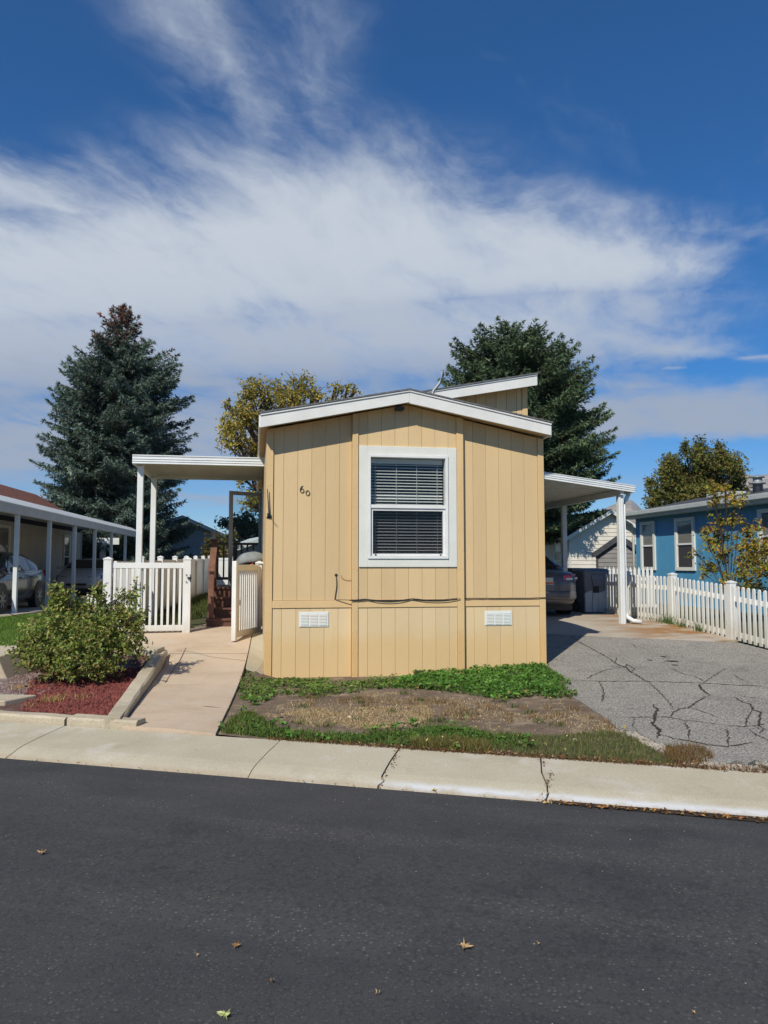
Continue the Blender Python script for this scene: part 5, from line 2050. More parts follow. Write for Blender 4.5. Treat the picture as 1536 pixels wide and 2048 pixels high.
# ------------------------------------------------------------------ trees
def spruce(name, label, loc, H, profile, seed, base, cone=None, lean=0.0, tips=None, dens=1.0, zbot=.8, full=1.0):
    """profile: list of (height fraction, radius left, radius right) in metres, read off the outline"""
    rng = np.random.default_rng(seed)
    t = thing(name, label, 'tree', loc)
    m = MB()
    tops = tips or [(0.0, 0.0, H)]
    for dx, dy, h in tops:
        m.tube([(0, 0, -.3), (dx * .3, dy * .3, H * .3), (dx * .8, dy * .8, H * .6), (dx, dy, h * .97)], [.26, .2, .12, .02], 9)
    cen, dirs, sz, cl = [], [], [], []

    def rad(f, ca):
        l = pl(f, [(p[0], p[1]) for p in profile])
        r = pl(f, [(p[0], p[2]) for p in profile])
        return l + (r - l) * (ca * .5 + .5)
    for ti, (dx, dy, h) in enumerate(tops):
        z = zbot if ti == 0 else h * .62
        while z < h * .985:
            f = z / H
            nb = int(rng.integers(7, 12) * full) if z < h * .85 else 6
            for k in range(nb):
                az = rng.random() * 2 * np.pi
                ca, sa = math.cos(az), math.sin(az)
                Rm = rad(f, ca)
                if ti:
                    Rm = max(.12, (h - z) * .34)
                Lb = Rm * rng.uniform(.55, 1.08) if rng.random() < .8 else Rm * rng.uniform(.9, 1.12)
                if Lb < .1:
                    Lb = .12
                rise = -.22 + .75 * max(0, (z / h) - .35)
                ox, oy = dx * (.3 + .7 * f), dy * (.3 + .7 * f)
                p0 = np.array([ox, oy, z])
                d = np.array([ca, sa, rise])
                nst = max(3, int(Lb / .10))
                ts = np.linspace(.12, 1.0, nst)
                pts = p0 + np.outer(ts * Lb, d)
                pts[:, 2] += (ts ** 2) * Lb * .16 - np.sin(ts * np.pi) * Lb * .06
                m.tube([tuple(p0), tuple(pts[len(pts) // 2]), tuple(pts[-1])], [.03 * min(1, Lb), .02 * min(1, Lb), .004], 4, cap=False)
                side = np.array([-sa, ca, 0])
                for p, tt in zip(pts, ts):
                    tl = (.10 + .34 * Lb * (1 - tt) ** .8 * min(1, tt * 3)) * rng.uniform(.6, 1.2)
                    for sg in (-1, 1):
                        td = unit(np.array([ca, sa, rise]) * .75 + side * sg * .85 + np.array([0, 0, rng.uniform(-.35, .12)]))
                        nn = max(1, int(tl / .12 * dens))
                        for q_ in range(nn):
                            pos = p + td * tl * (q_ + .6) / nn
                            cen.append(pos + rng.normal(size=3) * .035)
                            dirs.append(td)
                            sz.append(rng.uniform(.12, .23))
                            cl.append(tt)
                for e in range(3):
                    cen.append(pts[-1] + rng.normal(size=3) * .03)
                    dirs.append(unit(np.array([ca, sa, rise + .25])))
                    sz.append(.17)
                    cl.append(1.0)
            z += .20 + .07 * rng.random()
        for e in range(14):
            cen.append(np.array([dx, dy, h * (.93 + .07 * e / 14)]))
            dirs.append(unit(np.array([rng.normal() * .3, rng.normal() * .3, 1])))
            sz.append(.16)
            cl.append(1)
    m.build('trunk', 'bark', t, smooth=True)
    cen, dirs, sz, cl = map(np.array, (cen, dirs, sz, cl))
    n = len(cen)
    k = 4
    V = np.empty((n * k, 3, 3))
    for i in range(k):
        rd = unit(dirs + .75 * RNG.normal(size=(n, 3)))
        wv = unit(np.cross(rd, RNG.normal(size=(n, 3)))) * (sz * .17)[:, None]
        a = cen - rd * (sz * .15)[:, None]
        V[i::k] = np.stack([a - wv, a + wv, cen + rd * sz[:, None]], 1)
    C = cols(base, n, .22)
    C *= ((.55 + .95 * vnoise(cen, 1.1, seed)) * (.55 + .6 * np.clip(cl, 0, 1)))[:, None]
    if cone is not None:
        zz = cen[:, 2] / H
        pr = np.clip((zz - cone[1]) / .12, 0, 1) * .55
        pick = RNG.random(n) < pr
        C[pick] = cols([cone[0]], int(pick.sum()), .3)
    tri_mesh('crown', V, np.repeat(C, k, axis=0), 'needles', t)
    return t


def pxr(px_half, d):
    return px_half / FPX * d


D1 = 39.0
o = at(232, 1128, D1)
kx = D1 / FPX
H1 = (1128 - 598) * kx + EYE - .4
# outline in pixels left/right of the trunk at given image rows
rows1 = [(1128, 150, 150), (1050, 165, 150), (980, 160, 140), (880, 150, 135), (820, 140, 150), (770, 128, 130), (730, 85, 110), (690, 62, 55), (650, 48, 38), (625, 30, 25), (598, 3, 3)]
prof1 = [((EYE - .4 + (1128 - y) * kx) / H1, l * kx * .94, r * kx) for y, l, r in rows1]
prof1 = sorted(prof1)
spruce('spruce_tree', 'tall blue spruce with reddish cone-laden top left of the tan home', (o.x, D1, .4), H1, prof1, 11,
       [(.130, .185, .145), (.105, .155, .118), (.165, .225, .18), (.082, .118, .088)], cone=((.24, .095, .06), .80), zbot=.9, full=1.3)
D2 = 38.0
o2 = at(1062, 1128, D2)
kx = D2 / FPX
H2 = (1128 - 640) * kx + EYE - .4
rows2 = [(1128, 60, 60), (1070, 20, 70), (1040, 60, 110), (1000, 100, 145), (940, 150, 160), (900, 160, 158), (860, 160, 152), (810, 170, 150), (770, 168, 128), (735, 150, 108), (700, 120, 80), (680, 95, 60), (660, 60, 40), (640, 8, 8)]
prof2 = sorted([((EYE - .4 + (1128 - y) * kx) / H2, l * kx * .86, r * kx * 1.10) for y, l, r in rows2])
hh = lambda y: (1128 - y) * kx + EYE - .4
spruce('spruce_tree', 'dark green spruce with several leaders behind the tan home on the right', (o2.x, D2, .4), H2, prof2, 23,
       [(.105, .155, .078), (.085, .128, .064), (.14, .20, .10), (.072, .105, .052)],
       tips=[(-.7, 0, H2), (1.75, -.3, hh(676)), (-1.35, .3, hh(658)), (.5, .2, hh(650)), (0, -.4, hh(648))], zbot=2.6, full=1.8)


def clump_tree(name, label, D, base_px, clumps, leaf, per_m2, base, trunk_r=.16, depth=1.0, bark='bark', seed=1, cat='tree', zbase=.4, limbs=True, drop=.42):
    """clumps: (px, py, rx px, ry px[, depth offset m]) of leaf masses at distance D"""
    rng = np.random.default_rng(seed)
    k = D / FPX
    b = at(base_px, 1128, D)
    t = thing(name, label, cat, (b.x, D, zbase))
    m = MB()
    root = Vector((0, 0, -.2))
    zs_ = [at(c[0], c[1], D).z - zbase for c in clumps]
    fork = Vector((0, 0, max(.5, min(zs_) * .55)))
    m.tube([root, fork * .5, fork], [trunk_r, trunk_r * .85, trunk_r * .7], 9)
    Vs, Cs = [], []
    for c in clumps:
        px_, py_, rx_, ry_ = c[:4]
        off = c[4] if len(c) > 4 else rng.uniform(-1, 1) * depth
        p = at(px_, py_, D)
        ctr = np.array([p.x - b.x, off, p.z - zbase])
        rx_, ry_ = rx_ * k, ry_ * k
        rz_ = (rx_ + ry_) / 2
        if limbs:
            mid = fork.lerp(Vector(ctr), .55) + Vector((0, 0, .12 * Vector(ctr).length * .3))
            m.tube([fork * .9, mid, Vector(ctr) + Vector((0, 0, ry_ * .5))], [trunk_r * .5, trunk_r * .28, .008], 6, cap=False)
            for e in range(5):
                en = Vector(ctr) + Vector((rng.normal() * rx_ * .6, rng.normal() * rz_ * .6, rng.uniform(-.2, .95) * ry_))
                m.tube([mid.lerp(Vector(ctr), .5), Vector(ctr).lerp(en, .5), en], [trunk_r * .16, trunk_r * .09, .004], 4, cap=False)
        n = int(per_m2 * (rx_ * ry_ + rx_ * rz_ + ry_ * rz_) * 4 / 3)
        per = 11
        nt = max(3, n // per)
        u = unit(rng.normal(size=(nt, 3)))
        rr = rng.random(nt) ** .5 * (.90 + .16 * np.abs(rng.normal(size=nt)))
        lump = .70 + .55 * vnoise(u, 2.6, px_ * .7)
        P = ctr + u * (rr * lump)[:, None] * np.array([rx_, rz_, ry_])
        keep = vnoise(P, 3.1 / max(.25, rz_), px_) > drop - .12 * rng.random(nt)
        P, u = P[keep], u[keep]
        tw = unit(u + .7 * rng.normal(size=u.shape) + np.array([0, 0, .35]))
        tone = np.repeat(.72 + .56 * rng.random(len(P)), per)
        along = rng.uniform(-1, 1, (len(P), per, 1)) * leaf * 3.2
        P = (P[:, None, :] + tw[:, None, :] * along + rng.normal(size=(len(P), per, 3)) * leaf * .85).reshape(-1, 3)
        u = np.repeat(u, per, axis=0)
        n = len(P)
        nr = unit(rng.normal(size=(n, 3)) + u * .5 + np.array([0, -.3, .6]))
        s_ = leaf * (.6 + .8 * rng.random((n, 1)))
        C = cols(base, n, .16) * (tone * (.75 + .5 * vnoise(P, 1.9, px_ * .31)))[:, None]
        V, C2 = leaf_tris(P, nr, s_, C)
        Vs.append(V)
        Cs.append(C2)
    m.build('trunk', bark, t, smooth=True)
    tri_mesh('crown', np.vstack(Vs), np.vstack(Cs), 'leaves', t)
    return t


OCH = [(.34, .29, .06), (.29, .27, .06), (.42, .34, .08), (.24, .235, .05), (.33, .24, .05)]
clump_tree('autumn_tree', 'ochre autumn tree with upright plumes rising behind the patio cover', 28, 585,
           [(555, 775, 26, 34), (535, 800, 30, 34), (508, 800, 26, 34), (600, 770, 24, 32), (622, 775, 18, 30), (585, 800, 34, 32), (478, 812, 26, 28), (500, 845, 34, 30), (460, 850, 28, 30), (540, 840, 40, 30),
            (600, 830, 40, 30), (470, 890, 30, 28), (505, 890, 32, 34), (545, 880, 36, 30), (485, 950, 30, 30), (515, 975, 28, 30), (500, 1000, 26, 20), (680, 790, 16, 18), (694, 772, 7, 14), (665, 800, 16, 10),
            (712, 793, 10, 9), (645, 802, 12, 8), (640, 850, 40, 30), (700, 850, 40, 30), (512, 1010, 20, 16), (445, 800, 8, 16), (438, 835, 10, 16), (530, 850, 44, 34), (500, 900, 40, 40)],
           .062, 700, OCH, trunk_r=.22, depth=1.3, seed=5, drop=.43)
OLV = [(.155, .165, .038), (.19, .19, .045), (.12, .14, .034), (.25, .185, .05), (.14, .165, .042)]
clump_tree('maple_tree', 'dense olive and bronze tree behind the blue home', 44, 1402,
           [(1392, 898, 10, 22), (1355, 905, 9, 20), (1425, 905, 9, 20), (1450, 915, 9, 20), (1388, 925, 24, 30), (1355, 930, 24, 28), (1422, 928, 22, 28), (1450, 938, 22, 26), (1330, 935, 12, 20), (1330, 955, 24, 26), (1370, 955, 34, 30),
            (1410, 955, 34, 30), (1448, 960, 30, 28), (1475, 958, 18, 22), (1312, 962, 12, 14), (1318, 985, 24, 22), (1350, 990, 34, 28), (1395, 990, 40, 28), (1440, 990, 36, 26), (1478, 982, 24, 18), (1310, 1005, 20, 18), (1340, 1018, 36, 22),
            (1400, 1022, 44, 24), (1460, 1015, 36, 18), (1498, 980, 10, 10), (1400, 975, 44, 34)],
           .080, 900, OLV, trunk_r=.2, depth=1.5, seed=8, drop=.40)
YEL = [(.48, .36, .04), (.36, .31, .04), (.24, .26, .05), (.40, .22, .05), (.17, .20, .04), (.30, .18, .05)]
clump_tree('young_tree', 'young tree with sparse yellow-green leaves between picket fence and blue home', 16.2, 1458,
           [(1418, 975, 14, 10), (1440, 985, 18, 12), (1455, 972, 10, 8), (1410, 995, 10, 12), (1448, 1000, 20, 8), (1480, 1000, 18, 12), (1465, 1015, 10, 12), (1440, 1045, 20, 14), (1425, 1060, 16, 12), (1475, 1040, 12, 18), (1500, 1060, 26, 18),
            (1462, 1075, 26, 16), (1430, 1085, 16, 12), (1485, 1090, 30, 18), (1520, 1090, 26, 22), (1445, 1110, 26, 16), (1490, 1120, 34, 18), (1430, 1135, 22, 16), (1470, 1145, 34, 16), (1515, 1140, 30, 20),
            (1450, 1170, 34, 14), (1500, 1170, 30, 14), (1398, 1085, 6, 14), (1394, 1102, 5, 10), (1410, 1148, 5, 7), (1530, 1115, 20, 30), (1403, 1068, 8, 8)],
           .042, 1300, YEL, trunk_r=.02, depth=.45, seed=12, drop=.40)
SHR = [(.13, .115, .03), (.16, .11, .03), (.10, .12, .035), (.085, .09, .025)]
clump_tree('shrub', 'yellow-green shrub behind the back fence beside the brown railing', 32, 425,
           [(425, 1080, 22, 18), (408, 1100, 18, 18), (440, 1095, 22, 22), (460, 1075, 14, 14), (415, 1115, 22, 16), (448, 1110, 22, 16), (460, 1090, 14, 12)], .07, 500, SHR, trunk_r=.06, depth=.6, seed=14, cat='shrub', drop=.36)
GRN = [(.055, .10, .044), (.07, .12, .05), (.044, .08, .036)]
clump_tree('green_tree', 'broad green tree far behind the storm door', 48, 500,
           [(450, 1045, 18, 12), (475, 1045, 20, 16), (500, 1050, 26, 22), (525, 1055, 26, 24), (550, 1055, 26, 24), (480, 1065, 26, 14), (515, 1075, 30, 14)], .11, 420, GRN, trunk_r=.2, depth=1.5, seed=15, drop=.35)
clump_tree('green_tree', 'bright green bush seen past the left carport posts', 40, 200,
           [(193, 1075, 12, 18), (200, 1095, 16, 14), (212, 1090, 14, 16), (222, 1080, 10, 12)], .08, 420, [(.12, .15, .03), (.09, .12, .03)], trunk_r=.08, depth=.6, seed=16, drop=.35)
clump_tree('green_tree', 'small bright green tree top beside the garage roof', 46, 1102, [(1100, 1062, 12, 10), (1112, 1058, 10, 10), (1092, 1072, 10, 10), (1106, 1072, 12, 10)], .09, 420, [(.06, .10, .022), (.045, .08, .02)],
           trunk_r=.1, depth=.6, seed=17, drop=.35)

# ------------------------------------------------------------------ rose bush
ROSE = [(.19, .265, .055), (.25, .315, .07), (.14, .195, .04), (.33, .34, .09), (.25, .20, .065)]
clump_tree('rose_bush', 'leafy green rose bush growing in the red gravel bed', 9.75, 160,
           [(150, 1270, 95, 60, 0), (100, 1285, 52, 46, -.1), (215, 1275, 66, 58, .1), (120, 1235, 56, 40, .15), (190, 1225, 60, 36, .2), (240, 1240, 44, 40, .1), (80, 1300, 36, 34, -.2), (120, 1320, 66, 34, -.3), (200, 1320, 62, 34, -.25),
            (160, 1300, 70, 46, -.35), (255, 1290, 36, 40, -.05), (110, 1205, 14, 34, .1), (98, 1190, 10, 24, .15), (135, 1195, 12, 22, 0), (188, 1185, 12, 20, .1), (195, 1172, 10, 12, .1), (255, 1200, 14, 22, .1), (240, 1195, 12, 14, .1), (278, 1245, 18, 18, -.1),
            (52, 1296, 18, 12, -.2), (268, 1180, 9, 11, .1), (285, 1232, 7, 7, -.1)],
           .027, 2900, ROSE, trunk_r=.014, depth=.3, seed=21, cat='bush', zbase=.08, drop=.36)

# ------------------------------------------------------------------ lawn, weeds, gravel and litter
def gpoly(pp):
    return [ghit(*p).xy[:] for p in pp]


def weed_leaves(name, polys, n, size, zmax, base, seedoff=0.0, clumpy=.35):
    Ps = []
    areas = []
    for pgon in polys:
        Ps.append(scatter(pgon, n))
    P = np.vstack(Ps)
    dist = np.full(len(P), 9.0)
    for pgon in polys:
        g_ = np.asarray(pgon)
        for i in range(len(g_)):
            a_, b_ = g_[i], g_[(i + 1) % len(g_)]
            ab = b_ - a_
            f_ = np.clip(((P - a_) @ ab) / (ab @ ab + 1e-9), 0, 1)
            dist = np.minimum(dist, np.linalg.norm(P - (a_ + f_[:, None] * ab), axis=1))
    edge = np.clip(dist / .22, 0, 1)
    keep = (vnoise(P, 5.0, 2.0 + seedoff) + .25 * RNG.normal(size=len(P)) > clumpy) & (RNG.random(len(P)) < .25 + .75 * edge)
    edge = edge[keep]
    P = P[keep]
    m = len(P)
    hmap = zmax * (.35 + .65 * vnoise(P, 7.0, 4.0 + seedoff)) * RNG.random(m) ** .7 * (.3 + .7 * edge)
    z = np.array([Z(p[0], p[1]) for p in P]) + .01 + hmap
    c = np.column_stack([P, z])
    nr = unit(RNG.normal(size=(m, 3)) * .55 + np.array([0, -.25, 1]))
    s_ = size * (.5 + .9 * RNG.random((m, 1)))
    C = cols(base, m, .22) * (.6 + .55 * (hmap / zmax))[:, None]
    V, C = leaf_tris(c, nr, s_, C, ratio=.7)
    return kind(tri_mesh(name, V, C, 'leaves'), 'stuff')


CLOV = [(.085, .215, .026), (.11, .26, .035), (.06, .155, .02), (.15, .28, .05)]
pA = gpoly([(770, 1366), (845, 1352), (930, 1336), (1000, 1330), (1086, 1332), (1122, 1355), (1142, 1392), (1110, 1404), (1060, 1393), (1000, 1402), (900, 1386), (850, 1380), (790, 1378)])
pB = gpoly([(480, 1352), (530, 1360), (600, 1360), (690, 1366), (800, 1362), (840, 1376), (740, 1380), (700, 1388), (640, 1400), (600, 1396), (556, 1390), (540, 1406), (505, 1410), (478, 1400)])
pC = gpoly([(440, 1468), (466, 1436), (500, 1428), (525, 1440), (560, 1462), (640, 1470), (720, 1472), (800, 1466), (860, 1456), (930, 1460), (1010, 1474), (1060, 1482), (1060, 1500), (900, 1502), (780, 1500), (650, 1493), (560, 1482)])
pD = gpoly([(1000, 1470), (1100, 1476), (1200, 1466), (1250, 1470), (1300, 1500), (1352, 1532), (1200, 1528), (1060, 1520), (960, 1500)])
pE = gpoly([(820, 1490), (900, 1485), (975, 1495), (985, 1520), (900, 1512), (830, 1506)])
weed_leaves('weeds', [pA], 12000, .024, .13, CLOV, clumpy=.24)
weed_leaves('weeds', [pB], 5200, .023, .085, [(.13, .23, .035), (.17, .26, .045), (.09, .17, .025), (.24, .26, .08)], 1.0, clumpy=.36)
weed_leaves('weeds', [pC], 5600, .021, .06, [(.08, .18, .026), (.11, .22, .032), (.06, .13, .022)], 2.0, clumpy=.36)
def edge_clumps(pgon, n, spread, per):
    pg = np.asarray(pgon)
    out = []
    for _ in range(n):
        i = RNG.integers(0, len(pg))
        f = RNG.random()
        c0 = pg[i] * (1 - f) + pg[(i + 1) % len(pg)] * f + RNG.normal(size=2) * spread
        out.append(c0 + RNG.normal(size=(per, 2)) * RNG.uniform(.02, .07))
    return np.vstack(out)


def weed_points(name, P, size, zmax, base):
    yp = np.asarray(yard)
    P = P[in_poly(P, yp)]
    m = len(P)
    h = zmax * RNG.random(m) ** .8
    z = np.array([Z(p[0], p[1]) for p in P]) + .008 + h
    V, C = leaf_tris(np.column_stack([P, z]), unit(RNG.normal(size=(m, 3)) * .6 + np.array([0, -.25, 1])), size * (.5 + RNG.random((m, 1))),
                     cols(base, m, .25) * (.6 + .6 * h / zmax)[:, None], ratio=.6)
    return kind(tri_mesh(name, V, C, 'leaves'), 'stuff')


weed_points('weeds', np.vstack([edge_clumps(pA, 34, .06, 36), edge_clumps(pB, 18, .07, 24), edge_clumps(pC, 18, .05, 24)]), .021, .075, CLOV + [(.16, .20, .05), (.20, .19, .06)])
GR = [(.11, .19, .03), (.15, .23, .042), (.08, .14, .028), (.22, .22, .06)]
kind(blades('grass', scatter(pC, 6000), .025, .085, .007, 1.0, GR), 'stuff')
kind(blades('grass', scatter(pD, 9000), .02, .065, .005, 1.1, [(.14, .165, .055), (.17, .20, .065), (.11, .14, .05), (.21, .20, .08)]), 'stuff')
kind(blades('dry_grass', scatter(pE, 3000), .04, .11, .005, 1.0, [(.22, .18, .05), (.16, .15, .04), (.28, .21, .08), (.12, .13, .035)]), 'stuff')
P = scatter(pA, 2500)
kind(blades('grass', P, .04, .11, .006, .9, CLOV), 'stuff')
# dry straw over the bare soil
mid = gpoly([(520, 1425), (600, 1400), (700, 1388), (820, 1385), (1000, 1405), (1120, 1408), (1200, 1440), (1240, 1470), (1100, 1472), (1000, 1465), (900, 1450), (800, 1460), (640, 1460), (560, 1450)])
P = scatter(mid, 15000)
keep = vnoise(P, 3.2, 9.0) + .15 * RNG.normal(size=len(P)) > .50
STRAW = [(.56, .43, .24), (.48, .36, .19), (.66, .54, .33), (.38, .27, .15)]
kind(blades('dry_grass', P[keep], .012, .035, .006, 3.2, STRAW), 'stuff')
left_straw = gpoly([(540, 1435), (600, 1420), (720, 1418), (850, 1412), (870, 1430), (840, 1455), (720, 1460), (620, 1455)])
P = scatter(left_straw, 17000)
keep = vnoise(P, 6.2, 3.0) + .2 * RNG.normal(size=len(P)) > .42
kind(blades('dry_grass', P[keep], .012, .045, .008, 2.8, STRAW), 'stuff')
tufts = gpoly([(600, 1385), (1180, 1420), (1230, 1460), (900, 1440), (620, 1420)])
P = scatter(tufts, 60)
P = np.vstack([p + RNG.normal(size=(28, 2)) * .035 for p in P])
kind(blades('dry_grass', P, .03, .09, .006, 1.1, [(.30, .20, .09), (.40, .29, .14), (.22, .13, .06)]), 'stuff')
P = np.vstack([p + RNG.normal(size=(45, 2)) * .04 for p in scatter(mid, 16)])
kind(blades('grass', P, .03, .08, .006, 1.0, [(.10, .14, .03), (.08, .12, .025)]), 'stuff')
# brown fringe between yard, pavement and drive
fr_ = np.array([road_xy(RNG.uniform(-1.3, 3.0), WALK_W - .03 + abs(RNG.normal()) * .07).xy[:] for _ in range(3200)])
kind(blades('dry_grass', fr_, .01, .04, .006, 1.3, [(.20, .11, .05), (.14, .07, .035), (.28, .17, .08), (.10, .06, .03)], zf=lambda x, y: .04), 'stuff')
tan_ = gpoly([(1330, 1500), (1400, 1498), (1430, 1520), (1400, 1533), (1330, 1530)])
kind(blades('dry_grass', scatter(tan_, 1500), .03, .09, .006, 1.1, [(.26, .16, .06), (.20, .12, .05), (.16, .12, .05)]), 'stuff')
# pale broken chippings along the drive's edge
edge_px = [(1250, 1464), (1285, 1475), (1320, 1492), (1365, 1508), (1400, 1524), (1450, 1535), (1500, 1538), (1536, 1545)]
E0 = [ghit(*p) for p in edge_px]


def pebbles(name, centres, size, mat, zf=Z, flat=.6, dz=0.0):
    """small irregular stones, all in one mesh"""
    base = np.array([(1, 0, 0), (-1, 0, 0), (0, 1, 0), (0, -1, 0), (0, 0, 1), (0, 0, -1)], float)
    F = np.array([(0, 2, 4), (2, 1, 4), (1, 3, 4), (3, 0, 4), (2, 0, 5), (1, 2, 5), (3, 1, 5), (0, 3, 5)])
    n = len(centres)
    th = RNG.random(n) * 6.28
    S = size * (.5 + .9 * RNG.random((n, 3)))
    S[:, 2] *= flat
    z = np.array([zf(c[0], c[1]) for c in centres]) + dz
    vs = base[None] * S[:, None] * (1 + .25 * RNG.normal(size=(n, 6, 1)))
    c_, s_ = np.cos(th)[:, None], np.sin(th)[:, None]
    x = vs[..., 0] * c_ - vs[..., 1] * s_
    y = vs[..., 0] * s_ + vs[..., 1] * c_
    tilt = RNG.normal(size=(n, 1)) * .5
    zz = vs[..., 2] + x * tilt * .5
    W = np.stack([x + np.array(centres)[:, 0:1], y + np.array(centres)[:, 1:2], zz + z[:, None]], -1)
    me = bpy.data.meshes.new(name)
    me.from_pydata(W.reshape(-1, 3).tolist(), [], (F[None] + 6 * np.arange(n)[:, None, None]).reshape(-1, 3).tolist())
    return kind(link(name, me, mat), 'stuff')


ground_mat('chip_pale', [(.42, .38, .32), ((.30, .26, .21), .4, .65)], 12, bump=.5, bscale=90)
pc_ = []
for a, b in zip(E0, E0[1:]):
    for _ in range(150):
        p = a.lerp(b, random.random())
        pc_.append((p.x + random.gauss(-.02, .05), p.y + random.gauss(-.02, .05)))
pebbles('chippings', pc_, .015, 'chip_pale', dz=.006)

# left lawn
ll = [(-7.6, 11.25), (-4.6, 11.25), (-4.7, 13.2), (-5.0, 15.4), (-8.0, 17.0), (-8.2, 16.0), (-9.5, 12.5), (-9.5, 11.0)]
kind(poly_sheet('left_lawn', ll, 'turf', dz=.006, step=.5), 'structure')
kind(blades('grass', scatter(ll, 26000), .03, .075, .007, .9, [(.13, .24, .035), (.17, .28, .045), (.10, .19, .028)]), 'stuff')
yard2 = [tuple((Vector((s0.x, s0.y, 0)) + NX * a + NS * b).xy) for a, b in ((1.5, .15), (1.5, .9), (9, 2.5), (14, 2.5), (14, .15))]
kind(blades('grass', scatter(yard2, 9000), .06, .22, .012, .8, [(.06, .10, .022), (.09, .13, .03), (.12, .12, .04)], zf=lambda x, y: zl(y)), 'stuff')
# grass tuft at the picket fence
P = []
for px_, py_, n in ((1343, 1250, 200), (1325, 1247, 60), (1366, 1257, 70), (1400, 1266, 50), (1308, 1243, 40)):
    g = ghit(px_, py_)
    P.append(np.array([g.x, g.y]) + RNG.normal(size=(n, 2)) * np.array([.07, .10]))
kind(blades('grass', np.vstack(P), .06, .24, .009, .9, [(.06, .13, .02), (.09, .17, .03), (.10, .14, .04)], dz=.03), 'stuff')

# red lava gravel in the bed
bp = gpoly([(45, 1425), (160, 1432), (222, 1440), (290, 1340), (285, 1335), (100, 1345), (60, 1370)])
bpl = gpoly([(0, 1400), (60, 1405), (110, 1375), (100, 1345), (0, 1358)])
C = scatter(bp, 3600)
pebbles('lava_gravel', C.tolist(), .033, 'rock_red', flat=.75, dz=.012)
ground_mat('rock_grey', [(.20, .13, .12), ((.30, .26, .24), .4, .65), ((.14, .06, .05), .55, .7)], 7, bump=.6, bscale=90)
C = scatter(bpl, 1700)
pebbles('mixed_gravel', C.tolist(), .022, 'rock_grey', flat=.7, dz=.008)
P = []
for px_, py_, n in ((105, 1405, 220), (160, 1402, 60), (70, 1415, 40), (40, 1380, 60), (85, 1360, 90)):
    g = ghit(px_, py_)
    P.append(np.array([g.x, g.y]) + RNG.normal(size=(n, 2)) * np.array([.06, .09]))
kind(blades('dry_grass', np.vstack(P), .03, .09, .006, 1.2, [(.50, .34, .13), (.42, .28, .11), (.56, .42, .2)], dz=.02), 'stuff')

# gutter dirt and leaf litter on the right
gl2 = MB()
rowsg = [(1.19, .0), (1.5, .03), (2.0, .045), (2.5, .06), (3.2, .07), (5, .07)]
for (a, wa), (b, wb_) in zip(rowsg, rowsg[1:]):
    k0 = len(gl2.v)
    gl2.v += [tuple(road_xy(a, -wa - .01, -.0435)), tuple(road_xy(b, -wb_ - .01, -.0435)), tuple(road_xy(b, .03, -.041)), tuple(road_xy(a, .03, -.041))]
    gl2.f.append((k0, k0 + 1, k0 + 2, k0 + 3))
kind(gl2.build('gutter_dirt', 'gutter_dirt'), 'structure')


def litter(name, P, size, base, z):
    n = len(P)
    c = np.column_stack([P, np.full(n, z) + .008 * RNG.random(n)])
    nr = unit(RNG.normal(size=(n, 3)) * .45 + np.array([0, 0, 1]))
    V, C = leaf_tris(c, nr, size * (.5 + RNG.random((n, 1))), cols(base, n, .25), ratio=.6)
    return kind(tri_mesh(name, V, C, 'dead_leaf'), 'stuff')


LIT = [(.40, .20, .06), (.30, .14, .05), (.50, .32, .12), (.20, .09, .04), (.12, .06, .03)]
P = np.array([road_xy(1.15 + 2.0 * random.random() ** .9, -.035 + random.gauss(0, .022)).xy[:] for _ in range(330)])
litter('leaf_litter', P, .014, LIT, -.036)
P = np.array([road_xy(random.uniform(-3.6, 1.2), -.008 + random.gauss(0, .012)).xy[:] for _ in range(120)])
litter('leaf_litter', P, .008, LIT, -.042)
P = np.array([road_xy(random.uniform(-.6, 2.9), WALK_W + .02 + random.gauss(0, .04)).xy[:] for _ in range(420)])
litter('leaf_litter', P, .010, [(.30, .12, .06), (.22, .09, .05), (.40, .24, .12), (.45, .36, .2)], .055)
P = np.vstack([scatter(pC, 16), scatter(mid, 26), scatter(pD, 16)])
litter('leaf_litter', P, .017, [(.60, .45, .10), (.55, .50, .30), (.62, .55, .2)], .11)
P = np.vstack([np.array([road_xy(jag[j][min(7, int(f * 8))] + random.gauss(0, .012), f * WALK_W).xy[:] for f in RNG.random(70) ** 1.3]) for j in (-.03, 1.17)])
n_ = np.array([(p[0] - RO.x) * RN.x + (p[1] - RO.y) * RN.y for p in P])
zc_ = np.array([pl(k, cross) for k in n_]) + .003
V_, C_ = leaf_tris(np.column_stack([P, zc_]), unit(RNG.normal(size=(len(P), 3)) * .4 + np.array([0, 0, 1])), .010 * (.4 + RNG.random((len(P), 1))), cols([(.22, .10, .06), (.14, .075, .045), (.32, .17, .09)], len(P), .25))
kind(tri_mesh('leaf_litter', V_, C_, 'dead_leaf'), 'stuff')
# grit on the road
P = np.array([road_xy(random.uniform(-4, 4), -random.random() ** 1.2 * 4.2).xy[:] for _ in range(260)])


def zroad(x, y):
    n = (x - RO.x) * RN.x + (y - RO.y) * RN.y
    return pl(n, sorted(prof))


pebbles('road_grit', P.tolist(), .0034, 'chip_pale', zf=zroad, flat=.7, dz=.002)

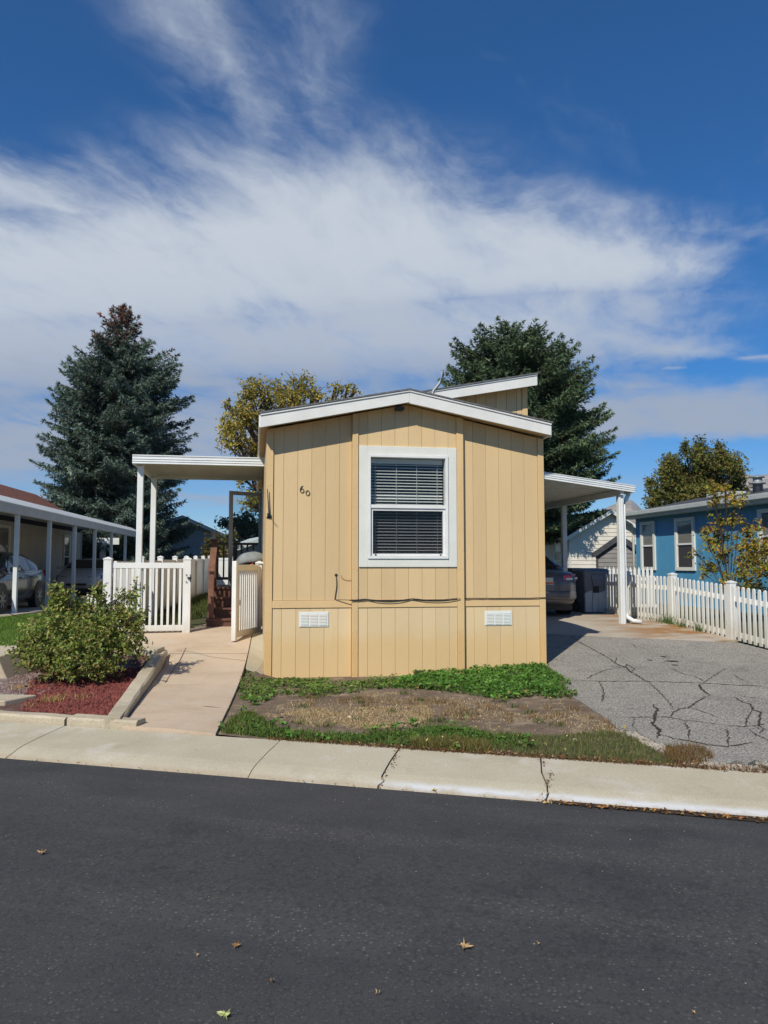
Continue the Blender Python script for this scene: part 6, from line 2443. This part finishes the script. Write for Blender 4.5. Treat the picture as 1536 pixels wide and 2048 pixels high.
# single fallen leaves on the road
def lobed(n_l, r0, seed):
    rng = random.Random(seed)
    m = MB()
    k = n_l * 4
    m.v.append((0, 0, .012))
    for i in range(k):
        t = 2 * math.pi * i / k
        ph = i % 4
        rr = r0 * (1.0 if ph == 0 else .52 if ph in (1, 3) else .38) * rng.uniform(.85, 1.15)
        if abs(t - math.pi) < .5:
            rr *= .6
        m.v.append((rr * math.cos(t), rr * math.sin(t), .004 + .02 * rng.random() * (rr / r0)))
    for i in range(k):
        m.f.append((0, 1 + i, 1 + (i + 1) % k))
    # stalk
    b = len(m.v)
    m.v += [(-r0 * .3, .002, .008), (-r0 * .3, -.002, .008), (-r0 * 1.1, 0, .004)]
    m.f.append((b, b + 1, b + 2))
    return m


M('leaf_tan', (.44, .30, .15), .8, (.36, .23, .11), 30)
M('leaf_brown', (.30, .17, .06), .8, (.22, .11, .04), 30)
M('leaf_yellow', (.60, .44, .07), .7, (.50, .40, .1), 30)
M('leaf_lime', (.42, .46, .16), .7, (.50, .50, .22), 30)
LV0 = [(930, 1899, .045, 'leaf_tan', 'large tan maple leaf on the road below the window', 7, 3), (473, 1898, .028, 'leaf_brown', 'brown curled leaf on the road left of centre', 5, 1),
      (84, 1712, .030, 'leaf_tan', 'tan leaf lying alone on the road at far left', 5, 2), (450, 2036, .036, 'leaf_lime', 'pale lime leaf at the bottom edge of the road', 7, 4),
      (867, 1584, .032, 'leaf_yellow', 'bright yellow leaf against the kerb below the window', 6, 5), (544, 1971, .016, 'leaf_brown', 'small orange-brown leaf scrap near the lime leaf', 4, 6),
      (395, 1917, .016, 'leaf_tan', 'small tan leaf scrap left of the brown curled leaf', 4, 7), (1077, 1896, .016, 'leaf_tan', 'small tan leaf scrap right of the large maple leaf', 4, 8),
      (1388, 2034, .018, 'leaf_tan', 'small tan leaf at the bottom right of the road', 4, 9), (1491, 1841, .016, 'leaf_brown', 'small brown leaf at the right edge of the road', 4, 10),
      (755, 1993, .018, 'leaf_tan', 'pale leaf sliver on the road below centre', 3, 11), (136, 1931, .016, 'leaf_tan', 'small pale leaf scrap on the road at lower left', 4, 12),
      (874, 2010, .016, 'leaf_brown', 'small brown leaf scrap near the bottom right of centre', 3, 13)]
LV = [v for v in LV0 if v[6] not in (10, 12, 13)]
for px_, py_, r0, mt_, lab, nl, sd in LV:
    g = ghit(px_, py_, fn=zroad)
    o_ = lobed(nl, r0 * (.9 if r0 > .02 else .6), sd).build('fallen_leaf', mt_, loc=(g.x, g.y, zroad(g.x, g.y) + .004))
    o_.rotation_euler = (random.uniform(-.1, .1), random.uniform(-.1, .1), random.uniform(0, 6.28))
    tag(o_, lab, 'leaf', 'single leaves fallen on the road')

# ------------------------------------------------------------------ air: a thin even haze round the whole place
hz = bpy.data.materials.new('haze_air')
hz.use_nodes = True
ht = NT(hz.node_tree)
ht.n.clear()
ho = ht.new('ShaderNodeOutputMaterial')
pv = ht.new('ShaderNodeVolumePrincipled')
pv.inputs['Color'].default_value = (.80, .88, 1.0, 1)
pv.inputs['Density'].default_value = HAZE_DENSITY
pv.inputs['Anisotropy'].default_value = 0.0
ht.l.new(pv.outputs[0], ho.inputs['Volume'])
hm = MB().box(-5200, 5200, -5200, 5200, -3.0, 600)
hme = hm.mesh('haze')
hme.materials.append(hz)
kind(link('haze', hme, None), 'stuff')
